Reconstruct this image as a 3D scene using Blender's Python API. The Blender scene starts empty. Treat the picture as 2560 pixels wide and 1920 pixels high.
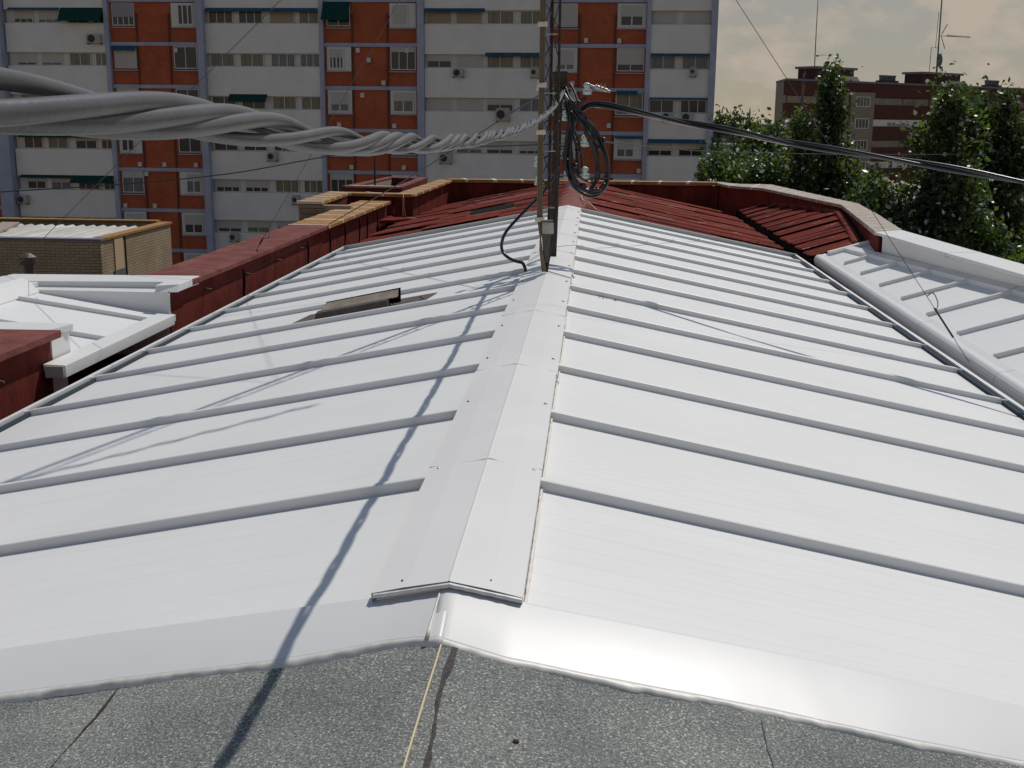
import bpy, math, random
import numpy as np
from mathutils import Vector, Matrix

random.seed(7); rng = np.random.default_rng(7)
scene = bpy.context.scene
COL = scene.collection
R = math.radians

# ------------------------------------------------------------------ camera, sky, sun, exposure
F_PX, PITCH, YAW, ROLL = 1159.8, 0.2253, 0.0671, 0.0097
cd = bpy.data.cameras.new("camera"); cam = bpy.data.objects.new("camera", cd); COL.objects.link(cam)
cd.sensor_fit = 'HORIZONTAL'; cd.sensor_width = 36.0; cd.lens = 36.0 * F_PX / 1024.0
cd.clip_start = 0.02; cd.clip_end = 9000.0
f0 = Vector((-math.sin(YAW), math.cos(YAW), 0)); r0 = Vector((math.cos(YAW), math.sin(YAW), 0)); u0 = Vector((0, 0, 1))
fw = f0 * math.cos(PITCH) - u0 * math.sin(PITCH); up = u0 * math.cos(PITCH) + f0 * math.sin(PITCH)
cr, sr = math.cos(ROLL), math.sin(ROLL)
rt = r0 * cr + up * sr; up2 = up * cr - r0 * sr
cam.matrix_world = Matrix(((rt.x, up2.x, -fw.x, 0.3553), (rt.y, up2.y, -fw.y, 0.0), (rt.z, up2.z, -fw.z, 13.2187), (0, 0, 0, 1)))
scene.camera = cam

SUN_EL, SUN_AZ = R(55.3), R(30.6)          # azimuth measured from +Y towards +X
SUN_STRENGTH, SKY_STRENGTH = 2.85, 0.06
sd = bpy.data.lights.new("sun", 'SUN'); sun = bpy.data.objects.new("sun", sd); COL.objects.link(sun)
sd.energy = SUN_STRENGTH; sd.angle = R(0.5); sd.color = (1.0, 0.957, 0.885)
sdir = Vector((math.sin(SUN_AZ) * math.cos(SUN_EL), math.cos(SUN_AZ) * math.cos(SUN_EL), math.sin(SUN_EL)))
sun.rotation_euler = (-sdir).to_track_quat('-Z', 'Y').to_euler(); sun.location = (20, 30, 60)

world = bpy.data.worlds.new("World"); scene.world = world; world.use_nodes = True
wn = world.node_tree.nodes; wl = world.node_tree.links; wn.clear()
def wnode(t, **kw):
    n = wn.new(t)
    for k, v in kw.items(): setattr(n, k, v)
    return n
wo = wnode('ShaderNodeOutputWorld'); bg = wnode('ShaderNodeBackground'); bg.inputs['Strength'].default_value = SKY_STRENGTH
sky = wnode('ShaderNodeTexSky', sky_type='NISHITA', sun_disc=False)
sky.sun_elevation = SUN_EL; sky.sun_rotation = SUN_AZ; sky.air_density = 1.3; sky.dust_density = 0.7; sky.ozone_density = 1.6
tc = wnode('ShaderNodeTexCoord'); sx = wnode('ShaderNodeSeparateXYZ'); wl.new(tc.outputs['Generated'], sx.inputs[0])
hz = wnode('ShaderNodeValToRGB'); wl.new(sx.outputs['Z'], hz.inputs[0])
hz.color_ramp.elements[0].position = 0.0; hz.color_ramp.elements[0].color = (0.40, 0.345, 0.25, 1)
hz.color_ramp.elements[1].position = 0.11; hz.color_ramp.elements[1].color = (0.33, 0.33, 0.315, 1)
e_ = hz.color_ramp.elements.new(0.045); e_.color = (0.365, 0.345, 0.29, 1)
mp = wnode('ShaderNodeMapping'); mp.inputs['Scale'].default_value = (14, 14, 26); mp.inputs['Location'].default_value = (1.3, 0.2, 0.55); wl.new(tc.outputs['Generated'], mp.inputs[0])
nz = wnode('ShaderNodeTexNoise'); nz.inputs['Scale'].default_value = 1.0; nz.inputs['Detail'].default_value = 7; nz.inputs['Roughness'].default_value = 0.55; wl.new(mp.outputs[0], nz.inputs['Vector'])
cramp = wnode('ShaderNodeValToRGB'); wl.new(nz.outputs[0], cramp.inputs[0])
cramp.color_ramp.elements[0].position = 0.47; cramp.color_ramp.elements[0].color = (0, 0, 0, 1)
cramp.color_ramp.elements[1].position = 0.60; cramp.color_ramp.elements[1].color = (1, 1, 1, 1)
cmix = wnode('ShaderNodeMix', data_type='RGBA'); wl.new(cramp.outputs[0], cmix.inputs['Factor']); wl.new(hz.outputs[0], cmix.inputs[6]); cmix.inputs[7].default_value = (0.46, 0.40, 0.33, 1)
gain = wnode('ShaderNodeMix', data_type='RGBA', blend_type='MULTIPLY'); gain.inputs['Factor'].default_value = 1.0; wl.new(cmix.outputs[2], gain.inputs[6]); gain.inputs[7].default_value = (1.0 / SKY_STRENGTH,) * 3 + (1,)
mr = wnode('ShaderNodeMapRange'); wl.new(sx.outputs['Z'], mr.inputs['Value']); mr.inputs['From Min'].default_value = 0.16; mr.inputs['From Max'].default_value = 0.42; mr.inputs['To Min'].default_value = 0.0; mr.inputs['To Max'].default_value = 1.0
smix = wnode('ShaderNodeMix', data_type='RGBA'); wl.new(mr.outputs[0], smix.inputs['Factor']); wl.new(gain.outputs[2], smix.inputs[6]); wl.new(sky.outputs[0], smix.inputs[7])
wl.new(smix.outputs[2], bg.inputs['Color']); wl.new(bg.outputs[0], wo.inputs[0])

vs = scene.view_settings; vs.view_transform = 'Standard'; vs.look = 'None'; vs.gamma = 1.0; vs.use_curve_mapping = False
vs.exposure = 0.0
scene.cycles.max_bounces = 6

# ------------------------------------------------------------------ materials
def mat(name, col, rough=0.6, spec=0.5, metal=0.0, var=0.0, scale=3.0, col2=None, detail=5, bump=0.0, bscale=None, ramp=(0.35, 0.65), stretch=None, trans=0.0, coat=0.0):
    m = bpy.data.materials.new(name); m.use_nodes = True; nt = m.node_tree; b = nt.nodes['Principled BSDF']
    b.inputs['Base Color'].default_value = (*col, 1); b.inputs['Roughness'].default_value = rough
    b.inputs['Specular IOR Level'].default_value = spec; b.inputs['Metallic'].default_value = metal
    if coat: b.inputs['Coat Weight'].default_value = coat
    N, Lk = nt.nodes, nt.links
    t = N.new('ShaderNodeTexCoord'); vec = t.outputs['Object']
    if stretch:
        mpp = N.new('ShaderNodeMapping'); mpp.inputs['Scale'].default_value = stretch; Lk.new(vec, mpp.inputs[0]); vec = mpp.outputs[0]
    if col2 is None and var: col2 = tuple(max(0, c * (1 - var)) for c in col)
    if col2 is not None:
        n = N.new('ShaderNodeTexNoise'); n.inputs['Scale'].default_value = scale; n.inputs['Detail'].default_value = detail; n.inputs['Roughness'].default_value = 0.6; Lk.new(vec, n.inputs['Vector'])
        rp = N.new('ShaderNodeValToRGB'); Lk.new(n.outputs[0], rp.inputs[0])
        rp.color_ramp.elements[0].position = ramp[0]; rp.color_ramp.elements[0].color = (*col2, 1)
        rp.color_ramp.elements[1].position = ramp[1]; rp.color_ramp.elements[1].color = (*col, 1)
        Lk.new(rp.outputs[0], b.inputs['Base Color'])
    if bump:
        n2 = N.new('ShaderNodeTexNoise'); n2.inputs['Scale'].default_value = bscale or scale * 4; n2.inputs['Detail'].default_value = 4; Lk.new(vec, n2.inputs['Vector'])
        bp = N.new('ShaderNodeBump'); bp.inputs['Strength'].default_value = bump; bp.inputs['Distance'].default_value = 0.02; Lk.new(n2.outputs[0], bp.inputs['Height']); Lk.new(bp.outputs[0], b.inputs['Normal'])
    return m
def nd(m): return m.node_tree.nodes, m.node_tree.links, m.node_tree.nodes['Principled BSDF']

M = {}
# white coated sheet: faint press lines along the fall of the roof, slight dirt
def white_sheet(name, col, rough, lines=True, spots=True):
    m = mat(name, col, rough, 0.5); N, Lk, b = nd(m)
    t = N.new('ShaderNodeTexCoord')
    n = N.new('ShaderNodeTexNoise'); n.inputs['Scale'].default_value = 1.3; n.inputs['Detail'].default_value = 6; Lk.new(t.outputs['Object'], n.inputs['Vector'])
    rp = N.new('ShaderNodeValToRGB'); Lk.new(n.outputs[0], rp.inputs[0])
    rp.color_ramp.elements[0].position = 0.3; rp.color_ramp.elements[0].color = (*[c * 0.95 for c in col], 1)
    rp.color_ramp.elements[1].position = 0.7; rp.color_ramp.elements[1].color = (*col, 1)
    out = rp.outputs[0]
    if spots:
        v = N.new('ShaderNodeTexVoronoi'); v.inputs['Scale'].default_value = 1.7; v.inputs['Randomness'].default_value = 1.0
        nn = N.new('ShaderNodeTexNoise'); nn.inputs['Scale'].default_value = 40; Lk.new(t.outputs['Object'], nn.inputs['Vector'])
        mx0 = N.new('ShaderNodeMix'); mx0.data_type = 'RGBA'; mx0.inputs['Factor'].default_value = 0.03; Lk.new(t.outputs['Object'], mx0.inputs[6]); Lk.new(nn.outputs['Color'], mx0.inputs[7])
        Lk.new(mx0.outputs[2], v.inputs['Vector'])
        r2 = N.new('ShaderNodeValToRGB'); Lk.new(v.outputs['Distance'], r2.inputs[0])
        r2.color_ramp.elements[0].position = 0.012; r2.color_ramp.elements[0].color = (0.35, 0.30, 0.24, 1)
        r2.color_ramp.elements[1].position = 0.026; r2.color_ramp.elements[1].color = (1, 1, 1, 1)
        mx = N.new('ShaderNodeMix'); mx.data_type = 'RGBA'; mx.blend_type = 'MULTIPLY'; mx.inputs['Factor'].default_value = 0.55
        Lk.new(out, mx.inputs[6]); Lk.new(r2.outputs[0], mx.inputs[7]); out = mx.outputs[2]
        # scattered thin dirt runs following the fall
        mp_ = N.new('ShaderNodeMapping'); mp_.inputs['Scale'].default_value = (0.7, 22, 1); Lk.new(t.outputs['Object'], mp_.inputs[0])
        n3 = N.new('ShaderNodeTexNoise'); n3.inputs['Scale'].default_value = 1; n3.inputs['Detail'].default_value = 3; Lk.new(mp_.outputs[0], n3.inputs['Vector'])
        r3 = N.new('ShaderNodeValToRGB'); Lk.new(n3.outputs[0], r3.inputs[0])
        r3.color_ramp.elements[0].position = 0.3; r3.color_ramp.elements[0].color = (0.975, 0.973, 0.968, 1)
        r3.color_ramp.elements[1].position = 0.5; r3.color_ramp.elements[1].color = (1, 1, 1, 1)
        mx2 = N.new('ShaderNodeMix'); mx2.data_type = 'RGBA'; mx2.blend_type = 'MULTIPLY'; mx2.inputs['Factor'].default_value = 1
        Lk.new(out, mx2.inputs[6]); Lk.new(r3.outputs[0], mx2.inputs[7]); out = mx2.outputs[2]
    Lk.new(out, b.inputs['Base Color'])
    bumpin = None
    w = N.new('ShaderNodeTexNoise'); w.inputs['Scale'].default_value = 2.2; w.inputs['Detail'].default_value = 2; Lk.new(t.outputs['Object'], w.inputs['Vector'])
    bp = N.new('ShaderNodeBump'); bp.inputs['Strength'].default_value = 0.12; bp.inputs['Distance'].default_value = 0.03; Lk.new(w.outputs[0], bp.inputs['Height'])
    last = bp
    if lines:
        wv = N.new('ShaderNodeTexWave'); wv.wave_type = 'BANDS'; wv.bands_direction = 'Y'; wv.wave_profile = 'SAW'; wv.inputs['Scale'].default_value = 2.35; wv.inputs['Distortion'].default_value = 0.0
        Lk.new(t.outputs['Object'], wv.inputs['Vector'])
        r4 = N.new('ShaderNodeValToRGB'); Lk.new(wv.outputs['Fac'], r4.inputs[0])
        r4.color_ramp.elements[0].position = 0.0; r4.color_ramp.elements[0].color = (1, 1, 1, 1)
        r4.color_ramp.elements[1].position = 0.05; r4.color_ramp.elements[1].color = (0, 0, 0, 1)
        b2 = N.new('ShaderNodeBump'); b2.inputs['Strength'].default_value = 0.6; b2.inputs['Distance'].default_value = 0.0015; Lk.new(r4.outputs[0], b2.inputs['Height']); Lk.new(bp.outputs[0], b2.inputs['Normal']); last = b2
    Lk.new(last.outputs[0], b.inputs['Normal'])
    return m
M['white'] = white_sheet('white_coated_sheet', (0.78, 0.775, 0.76), 0.42)
M['cap'] = white_sheet('white_cap_sheet', (0.76, 0.745, 0.73), 0.4, lines=False, spots=False)
M['flash'] = white_sheet('white_flashing_sheet', (0.72, 0.715, 0.70), 0.40, lines=False, spots=False)
M['eave_shade'] = mat('dark_eave_shade', (0.05, 0.065, 0.085), 0.9, 0.2)  # dark colour stands for the shade inside the eave gap
M['trim_grey'] = mat('grey_edge_trim', (0.42, 0.43, 0.41), 0.5)
M['caulk'] = mat('white_caulk', (0.80, 0.77, 0.70), 0.45, var=0.15, scale=30)
M['steel_screw'] = mat('zinc_screw', (0.45, 0.44, 0.42), 0.35, metal=0.8)
M['red_paint'] = mat('red_wall_paint', (0.17, 0.030, 0.021), 0.85, 0.12, col2=(0.075, 0.015, 0.011), scale=2.6, ramp=(0.32, 0.62), bump=0.3, bscale=26, stretch=(1, 1.6, 0.55))
M['red_top'] = mat('red_coping_paint', (0.215, 0.078, 0.068), 0.85, 0.12, col2=(0.135, 0.042, 0.036), scale=4, bump=0.35, bscale=40)
M['red_sheet'] = mat('red_fibre_cement', (0.20, 0.038, 0.027), 0.9, 0.08, col2=(0.060, 0.015, 0.012), scale=1.0, ramp=(0.36, 0.52), bump=0.25, bscale=30, stretch=(0.45, 2.6, 1))
N, Lk, b = nd(M['red_sheet'])     # flaked paint: pale and dark streaks along the fall
t = N.new('ShaderNodeTexCoord'); mpf = N.new('ShaderNodeMapping'); mpf.inputs['Scale'].default_value = (1.2, 6.5, 1); Lk.new(t.outputs['Object'], mpf.inputs[0])
nf = N.new('ShaderNodeTexNoise'); nf.inputs['Scale'].default_value = 1.6; nf.inputs['Detail'].default_value = 8; nf.inputs['Roughness'].default_value = 0.7; Lk.new(mpf.outputs[0], nf.inputs['Vector'])
rf = N.new('ShaderNodeValToRGB'); Lk.new(nf.outputs[0], rf.inputs[0]); rf.color_ramp.elements[0].position = 0.62; rf.color_ramp.elements[0].color = (0, 0, 0, 1); rf.color_ramp.elements[1].position = 0.66; rf.color_ramp.elements[1].color = (1, 1, 1, 1)
mxf = N.new('ShaderNodeMix'); mxf.data_type = 'RGBA'; Lk.new(rf.outputs[0], mxf.inputs['Factor'])
src = b.inputs['Base Color'].links[0].from_socket; Lk.new(src, mxf.inputs[6]); mxf.inputs[7].default_value = (0.42, 0.26, 0.22, 1); Lk.new(mxf.outputs[2], b.inputs['Base Color'])
M['brown_ridge'] = mat('brown_ridge_patch', (0.13, 0.045, 0.034), 0.8, 0.3, col2=(0.22, 0.055, 0.040), scale=3)
M['ochre_tile'] = mat('ochre_coping_tile', (0.37, 0.195, 0.070), 0.75, 0.2, col2=(0.22, 0.115, 0.045), scale=9, ramp=(0.3, 0.6), bump=0.3, bscale=60)
M['grey_tile'] = mat('weathered_coping_tile', (0.40, 0.33, 0.26), 0.6, 0.4, col2=(0.27, 0.22, 0.17), scale=6, bump=0.2, bscale=50)
M['mortar'] = mat('pale_mortar', (0.82, 0.76, 0.66), 0.7, 0.3, var=0.2, scale=30)
M['beige_render'] = mat('beige_render', (0.42, 0.33, 0.24), 0.85, 0.2, var=0.2, scale=5)
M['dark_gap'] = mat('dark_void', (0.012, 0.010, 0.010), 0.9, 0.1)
M['tar'] = mat('tar_seam', (0.030, 0.022, 0.020), 0.6, 0.4, var=0.4, scale=40, bump=0.4, bscale=90)
M['string'] = mat('cream_cord', (0.62, 0.52, 0.34), 0.7)
# mineral felt
m = mat('mineral_felt', (0.16, 0.17, 0.165), 0.85, 0.3); N, Lk, b = nd(m); M['felt'] = m
t = N.new('ShaderNodeTexCoord')
g1 = N.new('ShaderNodeTexNoise'); g1.inputs['Scale'].default_value = 165; g1.inputs['Detail'].default_value = 3; g1.inputs['Roughness'].default_value = 0.7; Lk.new(t.outputs['Object'], g1.inputs['Vector'])
g2 = N.new('ShaderNodeTexNoise'); g2.inputs['Scale'].default_value = 2.2; g2.inputs['Detail'].default_value = 4; Lk.new(t.outputs['Object'], g2.inputs['Vector'])
ra = N.new('ShaderNodeValToRGB'); Lk.new(g1.outputs[0], ra.inputs[0])
for p_, c_ in ((0.28, (0.030, 0.038, 0.038)), (0.42, (0.120, 0.132, 0.126)), (0.57, (0.215, 0.225, 0.215)), (0.68, (0.62, 0.61, 0.58))):
    e = ra.color_ramp.elements.new(p_); e.color = (*c_, 1)
ra.color_ramp.elements.remove(ra.color_ramp.elements[0]); ra.color_ramp.elements.remove(ra.color_ramp.elements[-1])
rb = N.new('ShaderNodeValToRGB'); Lk.new(g2.outputs[0], rb.inputs[0]); rb.color_ramp.elements[0].position = 0.3; rb.color_ramp.elements[0].color = (0.74, 0.75, 0.76, 1); rb.color_ramp.elements[1].position = 0.68; rb.color_ramp.elements[1].color = (1.25, 1.22, 1.17, 1)
mx = N.new('ShaderNodeMix'); mx.data_type = 'RGBA'; mx.blend_type = 'MULTIPLY'; mx.inputs['Factor'].default_value = 1; Lk.new(ra.outputs[0], mx.inputs[6]); Lk.new(rb.outputs[0], mx.inputs[7]); Lk.new(mx.outputs[2], b.inputs['Base Color'])
bp = N.new('ShaderNodeBump'); bp.inputs['Strength'].default_value = 0.7; bp.inputs['Distance'].default_value = 0.003; Lk.new(g1.outputs[0], bp.inputs['Height']); Lk.new(bp.outputs[0], b.inputs['Normal'])

M['cable_grey'] = mat('weathered_grey_cable', (0.088, 0.086, 0.088), 0.42, 0.5, col2=(0.060, 0.059, 0.062), scale=9, bump=0.05, bscale=160)
M['cable_black'] = mat('black_cable', (0.012, 0.013, 0.016), 0.28, 0.5)
M['wire_dark'] = mat('dark_wire', (0.022, 0.022, 0.026), 0.5)
M['wire_steel'] = mat('steel_guy_wire', (0.05, 0.05, 0.053), 0.6)
M['mast_steel'] = mat('rusty_mast_steel', (0.055, 0.034, 0.022), 0.7, 0.3, col2=(0.022, 0.017, 0.015), scale=16, ramp=(0.35, 0.6))
M['post_steel'] = mat('dark_post_steel', (0.030, 0.024, 0.019), 0.65, 0.35, col2=(0.055, 0.035, 0.022), scale=12)
M['galv'] = mat('galvanised_steel', (0.42, 0.40, 0.35), 0.45, 0.5, metal=0.5, var=0.3, scale=20)
M['plate'] = mat('green_grey_plate', (0.10, 0.095, 0.075), 0.6, 0.4, var=0.4, scale=20)
M['coax'] = mat('tan_coax_sheath', (0.20, 0.145, 0.085), 0.55, 0.4, col2=(0.12, 0.085, 0.05), scale=10, stretch=(30, 30, 2))
M['pale_band'] = mat('pale_tape', (0.62, 0.52, 0.42), 0.5)
m = mat('pale_glass_insulator', (0.62, 0.72, 0.64), 0.08, 0.6); nd(m)[2].inputs['Transmission Weight'].default_value = 0.55; M['insul'] = m
M['hatch'] = mat('dark_weathered_metal', (0.055, 0.046, 0.040), 0.5, 0.5, col2=(0.10, 0.075, 0.055), scale=9)
M['hatch_lid_lit'] = mat('brown_metal_bounce_lit', (0.40, 0.33, 0.25), 0.45, 0.5, col2=(0.26, 0.21, 0.16), scale=7)  # lid brown, lightened to paint bounced light on it
M['tar_bead'] = mat('dried_sealant', (0.36, 0.31, 0.26), 0.7)
# buildings
M['facade_grey'] = mat('grey_render', (0.78, 0.755, 0.71), 0.9, 0.2, col2=(0.71, 0.685, 0.64), scale=0.8, bump=0.15, bscale=14)
M['lilac'] = mat('lilac_grey_concrete', (0.40, 0.43, 0.53), 0.85, 0.2, col2=(0.34, 0.36, 0.44), scale=1.2)
def brickmat(name, c1, c2, cm, sc, bw=0.5, rh=0.25, ms=0.012, rot=None):
    m = mat(name, c1, 0.85, 0.2); N, Lk, b = nd(m); t = N.new('ShaderNodeTexCoord')
    mpn = N.new('ShaderNodeMapping'); Lk.new(t.outputs['Object'], mpn.inputs[0])
    mpn.inputs['Rotation'].default_value = rot if rot else (R(90), 0, 0)
    br = N.new('ShaderNodeTexBrick'); br.inputs['Scale'].default_value = sc; br.inputs['Color1'].default_value = (*c1, 1); br.inputs['Color2'].default_value = (*c2, 1); br.inputs['Mortar'].default_value = (*cm, 1)
    br.inputs['Mortar Size'].default_value = ms; br.inputs['Brick Width'].default_value = bw; br.inputs['Row Height'].default_value = rh
    Lk.new(mpn.outputs[0], br.inputs['Vector'])
    n = N.new('ShaderNodeTexNoise'); n.inputs['Scale'].default_value = 0.9; n.inputs['Detail'].default_value = 5; Lk.new(t.outputs['Object'], n.inputs['Vector'])
    r_ = N.new('ShaderNodeValToRGB'); Lk.new(n.outputs[0], r_.inputs[0]); r_.color_ramp.elements[0].position = 0.3; r_.color_ramp.elements[0].color = (0.82, 0.8, 0.8, 1); r_.color_ramp.elements[1].position = 0.7; r_.color_ramp.elements[1].color = (1.05, 1.05, 1.05, 1)
    mx = N.new('ShaderNodeMix'); mx.data_type = 'RGBA'; mx.blend_type = 'MULTIPLY'; mx.inputs['Factor'].default_value = 1; Lk.new(br.outputs[0], mx.inputs[6]); Lk.new(r_.outputs[0], mx.inputs[7]); Lk.new(mx.outputs[2], b.inputs['Base Color'])
    return m
M['brick_red'] = brickmat('orange_red_brick', (0.47, 0.115, 0.050), (0.40, 0.095, 0.042), (0.36, 0.13, 0.08), 2.0)
M['brick_beige_f'] = brickmat('beige_brick_front', (0.40, 0.31, 0.20), (0.34, 0.26, 0.17), (0.20, 0.15, 0.10), 1.0, bw=0.3, rh=0.09, ms=0.012)
M['brick_beige_s'] = brickmat('beige_brick_side', (0.40, 0.31, 0.20), (0.34, 0.26, 0.17), (0.20, 0.15, 0.10), 1.0, bw=0.3, rh=0.09, ms=0.012, rot=(R(90), R(90), 0))
M['brick_brown'] = brickmat('brown_brick', (0.105, 0.038, 0.026), (0.085, 0.032, 0.022), (0.085, 0.042, 0.032), 1.2)
M['cream'] = mat('cream_render', (0.27, 0.22, 0.175), 0.85, 0.2, var=0.15, scale=0.8)
M['frame_white'] = mat('white_window_frame', (0.62, 0.60, 0.56), 0.5)
M['frame_dark'] = mat('dark_window_frame', (0.10, 0.10, 0.11), 0.5)
M['glass_d'] = mat('dark_glass', (0.030, 0.034, 0.036), 0.12, 0.5)
M['glass_b'] = mat('bluish_curtained_glass', (0.16, 0.18, 0.20), 0.2, 0.5, col2=(0.09, 0.10, 0.12), scale=1.5, stretch=(6, 1, 0.3))
M['glass_o'] = mat('olive_curtained_glass', (0.20, 0.18, 0.125), 0.2, 0.5, col2=(0.12, 0.105, 0.075), scale=1.5, stretch=(5, 1, 0.3))
M['glass_r'] = mat('reddish_glass', (0.09, 0.03, 0.022), 0.2, 0.5)
def blindmat(name, col):
    m = mat(name, col, 0.7, 0.3); N, Lk, b = nd(m); t = N.new('ShaderNodeTexCoord'); wv = N.new('ShaderNodeTexWave'); wv.bands_direction = 'Z'; wv.inputs['Scale'].default_value = 6; Lk.new(t.outputs['Object'], wv.inputs['Vector'])
    bp = N.new('ShaderNodeBump'); bp.inputs['Strength'].default_value = 0.4; bp.inputs['Distance'].default_value = 0.02; Lk.new(wv.outputs['Fac'], bp.inputs['Height']); Lk.new(bp.outputs[0], b.inputs['Normal']); return m
M['blind'] = blindmat('cream_roller_blind', (0.50, 0.47, 0.42)); M['blind_t'] = blindmat('tan_roller_blind', (0.36, 0.29, 0.20)); M['blind_l'] = blindmat('lilac_blind', (0.34, 0.30, 0.33))
M['awning'] = mat('dark_green_awning', (0.006, 0.050, 0.040), 0.8, 0.2, var=0.3, scale=3)
M['awning_b'] = mat('blue_green_awning', (0.035, 0.10, 0.16), 0.8, 0.2, var=0.3, scale=3)
M['pipe'] = mat('dark_downpipe', (0.10, 0.035, 0.025), 0.6)
M['ac_white'] = mat('ac_casing', (0.42, 0.40, 0.36), 0.6, var=0.2, scale=6); M['ac_dark'] = mat('ac_fan_grille', (0.025, 0.025, 0.028), 0.6)
M['vent'] = mat('vent_cover', (0.60, 0.55, 0.50), 0.6)
M['corr'] = mat('translucent_corrugated', (0.62, 0.58, 0.52), 0.35, 0.6, col2=(0.40, 0.36, 0.31), scale=0.8, stretch=(3, 0.5, 1))
M['bark'] = mat('pale_bark', (0.16, 0.14, 0.11), 0.9, var=0.4, scale=6)
def leafmat(name, col, tr, rough=0.38):
    m = mat(name, col, rough, 0.6); nt = m.node_tree; N, Lk = nt.nodes, nt.links; b = N['Principled BSDF']
    tn = N.new('ShaderNodeBsdfTranslucent'); tn.inputs['Color'].default_value = (*tr, 1); ms = N.new('ShaderNodeMixShader'); ms.inputs['Fac'].default_value = 0.38
    Lk.new(b.outputs[0], ms.inputs[1]); Lk.new(tn.outputs[0], ms.inputs[2]); Lk.new(ms.outputs[0], N['Material Output'].inputs['Surface']); return m
M['leaf'] = leafmat('green_leaf', (0.046, 0.084, 0.018), (0.17, 0.26, 0.03))
M['leaf_dark'] = leafmat('dark_leaf', (0.021, 0.042, 0.014), (0.07, 0.12, 0.018))
M['leaf_pale_glint'] = leafmat('silver_leaf_sun_glint', (0.72, 0.74, 0.66), (0.4, 0.45, 0.3), 0.25)  # silvery leaves, whitened so they also paint sun glints
M['ground'] = mat('dusty_ground', (0.20, 0.17, 0.14), 0.95, 0.2, col2=(0.11, 0.10, 0.09), scale=0.03)
M['pale_roof'] = mat('pale_gravel_roof', (0.36, 0.30, 0.24), 0.9, 0.2, var=0.3, scale=0.3)
M['hut_dark'] = mat('dark_hut_render', (0.085, 0.032, 0.028), 0.8, 0.2, var=0.2, scale=1); M['slab'] = mat('blue_grey_slab', (0.14, 0.15, 0.19), 0.8)
M['far_grey'] = mat('far_grey_wall', (0.16, 0.16, 0.17), 0.9, var=0.3, scale=0.1); M['far_white'] = mat('far_white_wall', (0.62, 0.58, 0.52), 0.8, var=0.3, scale=0.2)

# ------------------------------------------------------------------ mesh helpers
class MB:
    def __init__(s): s.v = []; s.f = []
    def add(s, vs, fs):
        o = len(s.v); s.v += [tuple(map(float, p)) for p in vs]; s.f += [tuple(i + o for i in f) for f in fs]; return s
    def box(s, x0, x1, y0, y1, z0, z1):
        return s.add([(x0, y0, z0), (x1, y0, z0), (x1, y1, z0), (x0, y1, z0), (x0, y0, z1), (x1, y0, z1), (x1, y1, z1), (x0, y1, z1)],
                     [(0, 3, 2, 1), (4, 5, 6, 7), (0, 1, 5, 4), (1, 2, 6, 5), (2, 3, 7, 6), (3, 0, 4, 7)])
    def hexa(s, b4, t4): return s.add(list(b4) + list(t4), [(0, 3, 2, 1), (4, 5, 6, 7), (0, 1, 5, 4), (1, 2, 6, 5), (2, 3, 7, 6), (3, 0, 4, 7)])
    def loft(s, rings, closed=True, cap=True):      # rings: lists of equal length
        n = len(rings[0]); o = len(s.v)
        for r_ in rings: s.v += [tuple(map(float, p)) for p in r_]
        for i in range(len(rings) - 1):
            for j in range(n if closed else n - 1):
                k = (j + 1) % n; s.f.append((o + i * n + j, o + i * n + k, o + (i + 1) * n + k, o + (i + 1) * n + j))
        if cap and closed: s.f.append(tuple(o + j for j in range(n))[::-1]); s.f.append(tuple(o + (len(rings) - 1) * n + j for j in range(n)))
        return s
    def tube(s, pts, r, n=8):
        P = [np.array(p, float) for p in pts]; rad = r if hasattr(r, '__len__') else [r] * len(P); rings = []; prev = None
        for i, p in enumerate(P):
            t = P[min(i + 1, len(P) - 1)] - P[max(i - 1, 0)]; t = t / (np.linalg.norm(t) + 1e-12)
            if prev is None: a = np.cross(t, (0, 0, 1.0) if abs(t[2]) < 0.9 else (1.0, 0, 0))
            else: a = prev - t * (prev @ t)
            a /= np.linalg.norm(a) + 1e-12; prev = a; b_ = np.cross(t, a)
            rings.append([p + rad[i] * (math.cos(2 * math.pi * k / n) * a + math.sin(2 * math.pi * k / n) * b_) for k in range(n)])
        return s.loft(rings)
    def build(s, name, m, parent=None, smooth=False):
        me = bpy.data.meshes.new(name); me.from_pydata(s.v, [], s.f); me.validate(); me.update()
        bmf(me)
        me.materials.append(M[m] if isinstance(m, str) else m)
        if smooth: me.polygons.foreach_set('use_smooth', [True] * len(me.polygons))
        o = bpy.data.objects.new(name, me); COL.objects.link(o)
        if parent: o.parent = parent
        return o
import bmesh
def bmf(me):
    b_ = bmesh.new(); b_.from_mesh(me); bmesh.ops.recalc_face_normals(b_, faces=b_.faces); b_.to_mesh(me); b_.free()
def bevel(o, w=0.005, seg=2):
    md = o.modifiers.new('bevel', 'BEVEL'); md.width = w; md.segments = seg; md.limit_method = 'ANGLE'; return o
def tag(o, label, cat, group=None):
    o['label'] = label; o['category'] = cat
    if group: o['group'] = group
    return o
def thing(name, label, cat, loc=(0, 0, 0), rz=0, group=None):
    o = bpy.data.objects.new(name, None); COL.objects.link(o); o.location = loc; o.rotation_euler = (0, 0, rz); o.empty_display_size = 0.2
    return tag(o, label, cat, group)
def struct(o): o['kind'] = 'structure'; return o
def cr_spline(pts, per=10):
    P = np.array(pts, float); P = np.vstack([2 * P[0] - P[1], P, 2 * P[-1] - P[-2]]); out = []
    for i in range(1, len(P) - 2):
        for k in range(per):
            t = k / per; a, b_, c, d = P[i - 1], P[i], P[i + 1], P[i + 2]
            out.append(0.5 * (2 * b_ + (c - a) * t + (2 * a - 5 * b_ + 4 * c - d) * t * t + (3 * b_ - a - 3 * c + d) * t ** 3))
    out.append(P[-2]); return np.array(out)

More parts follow.
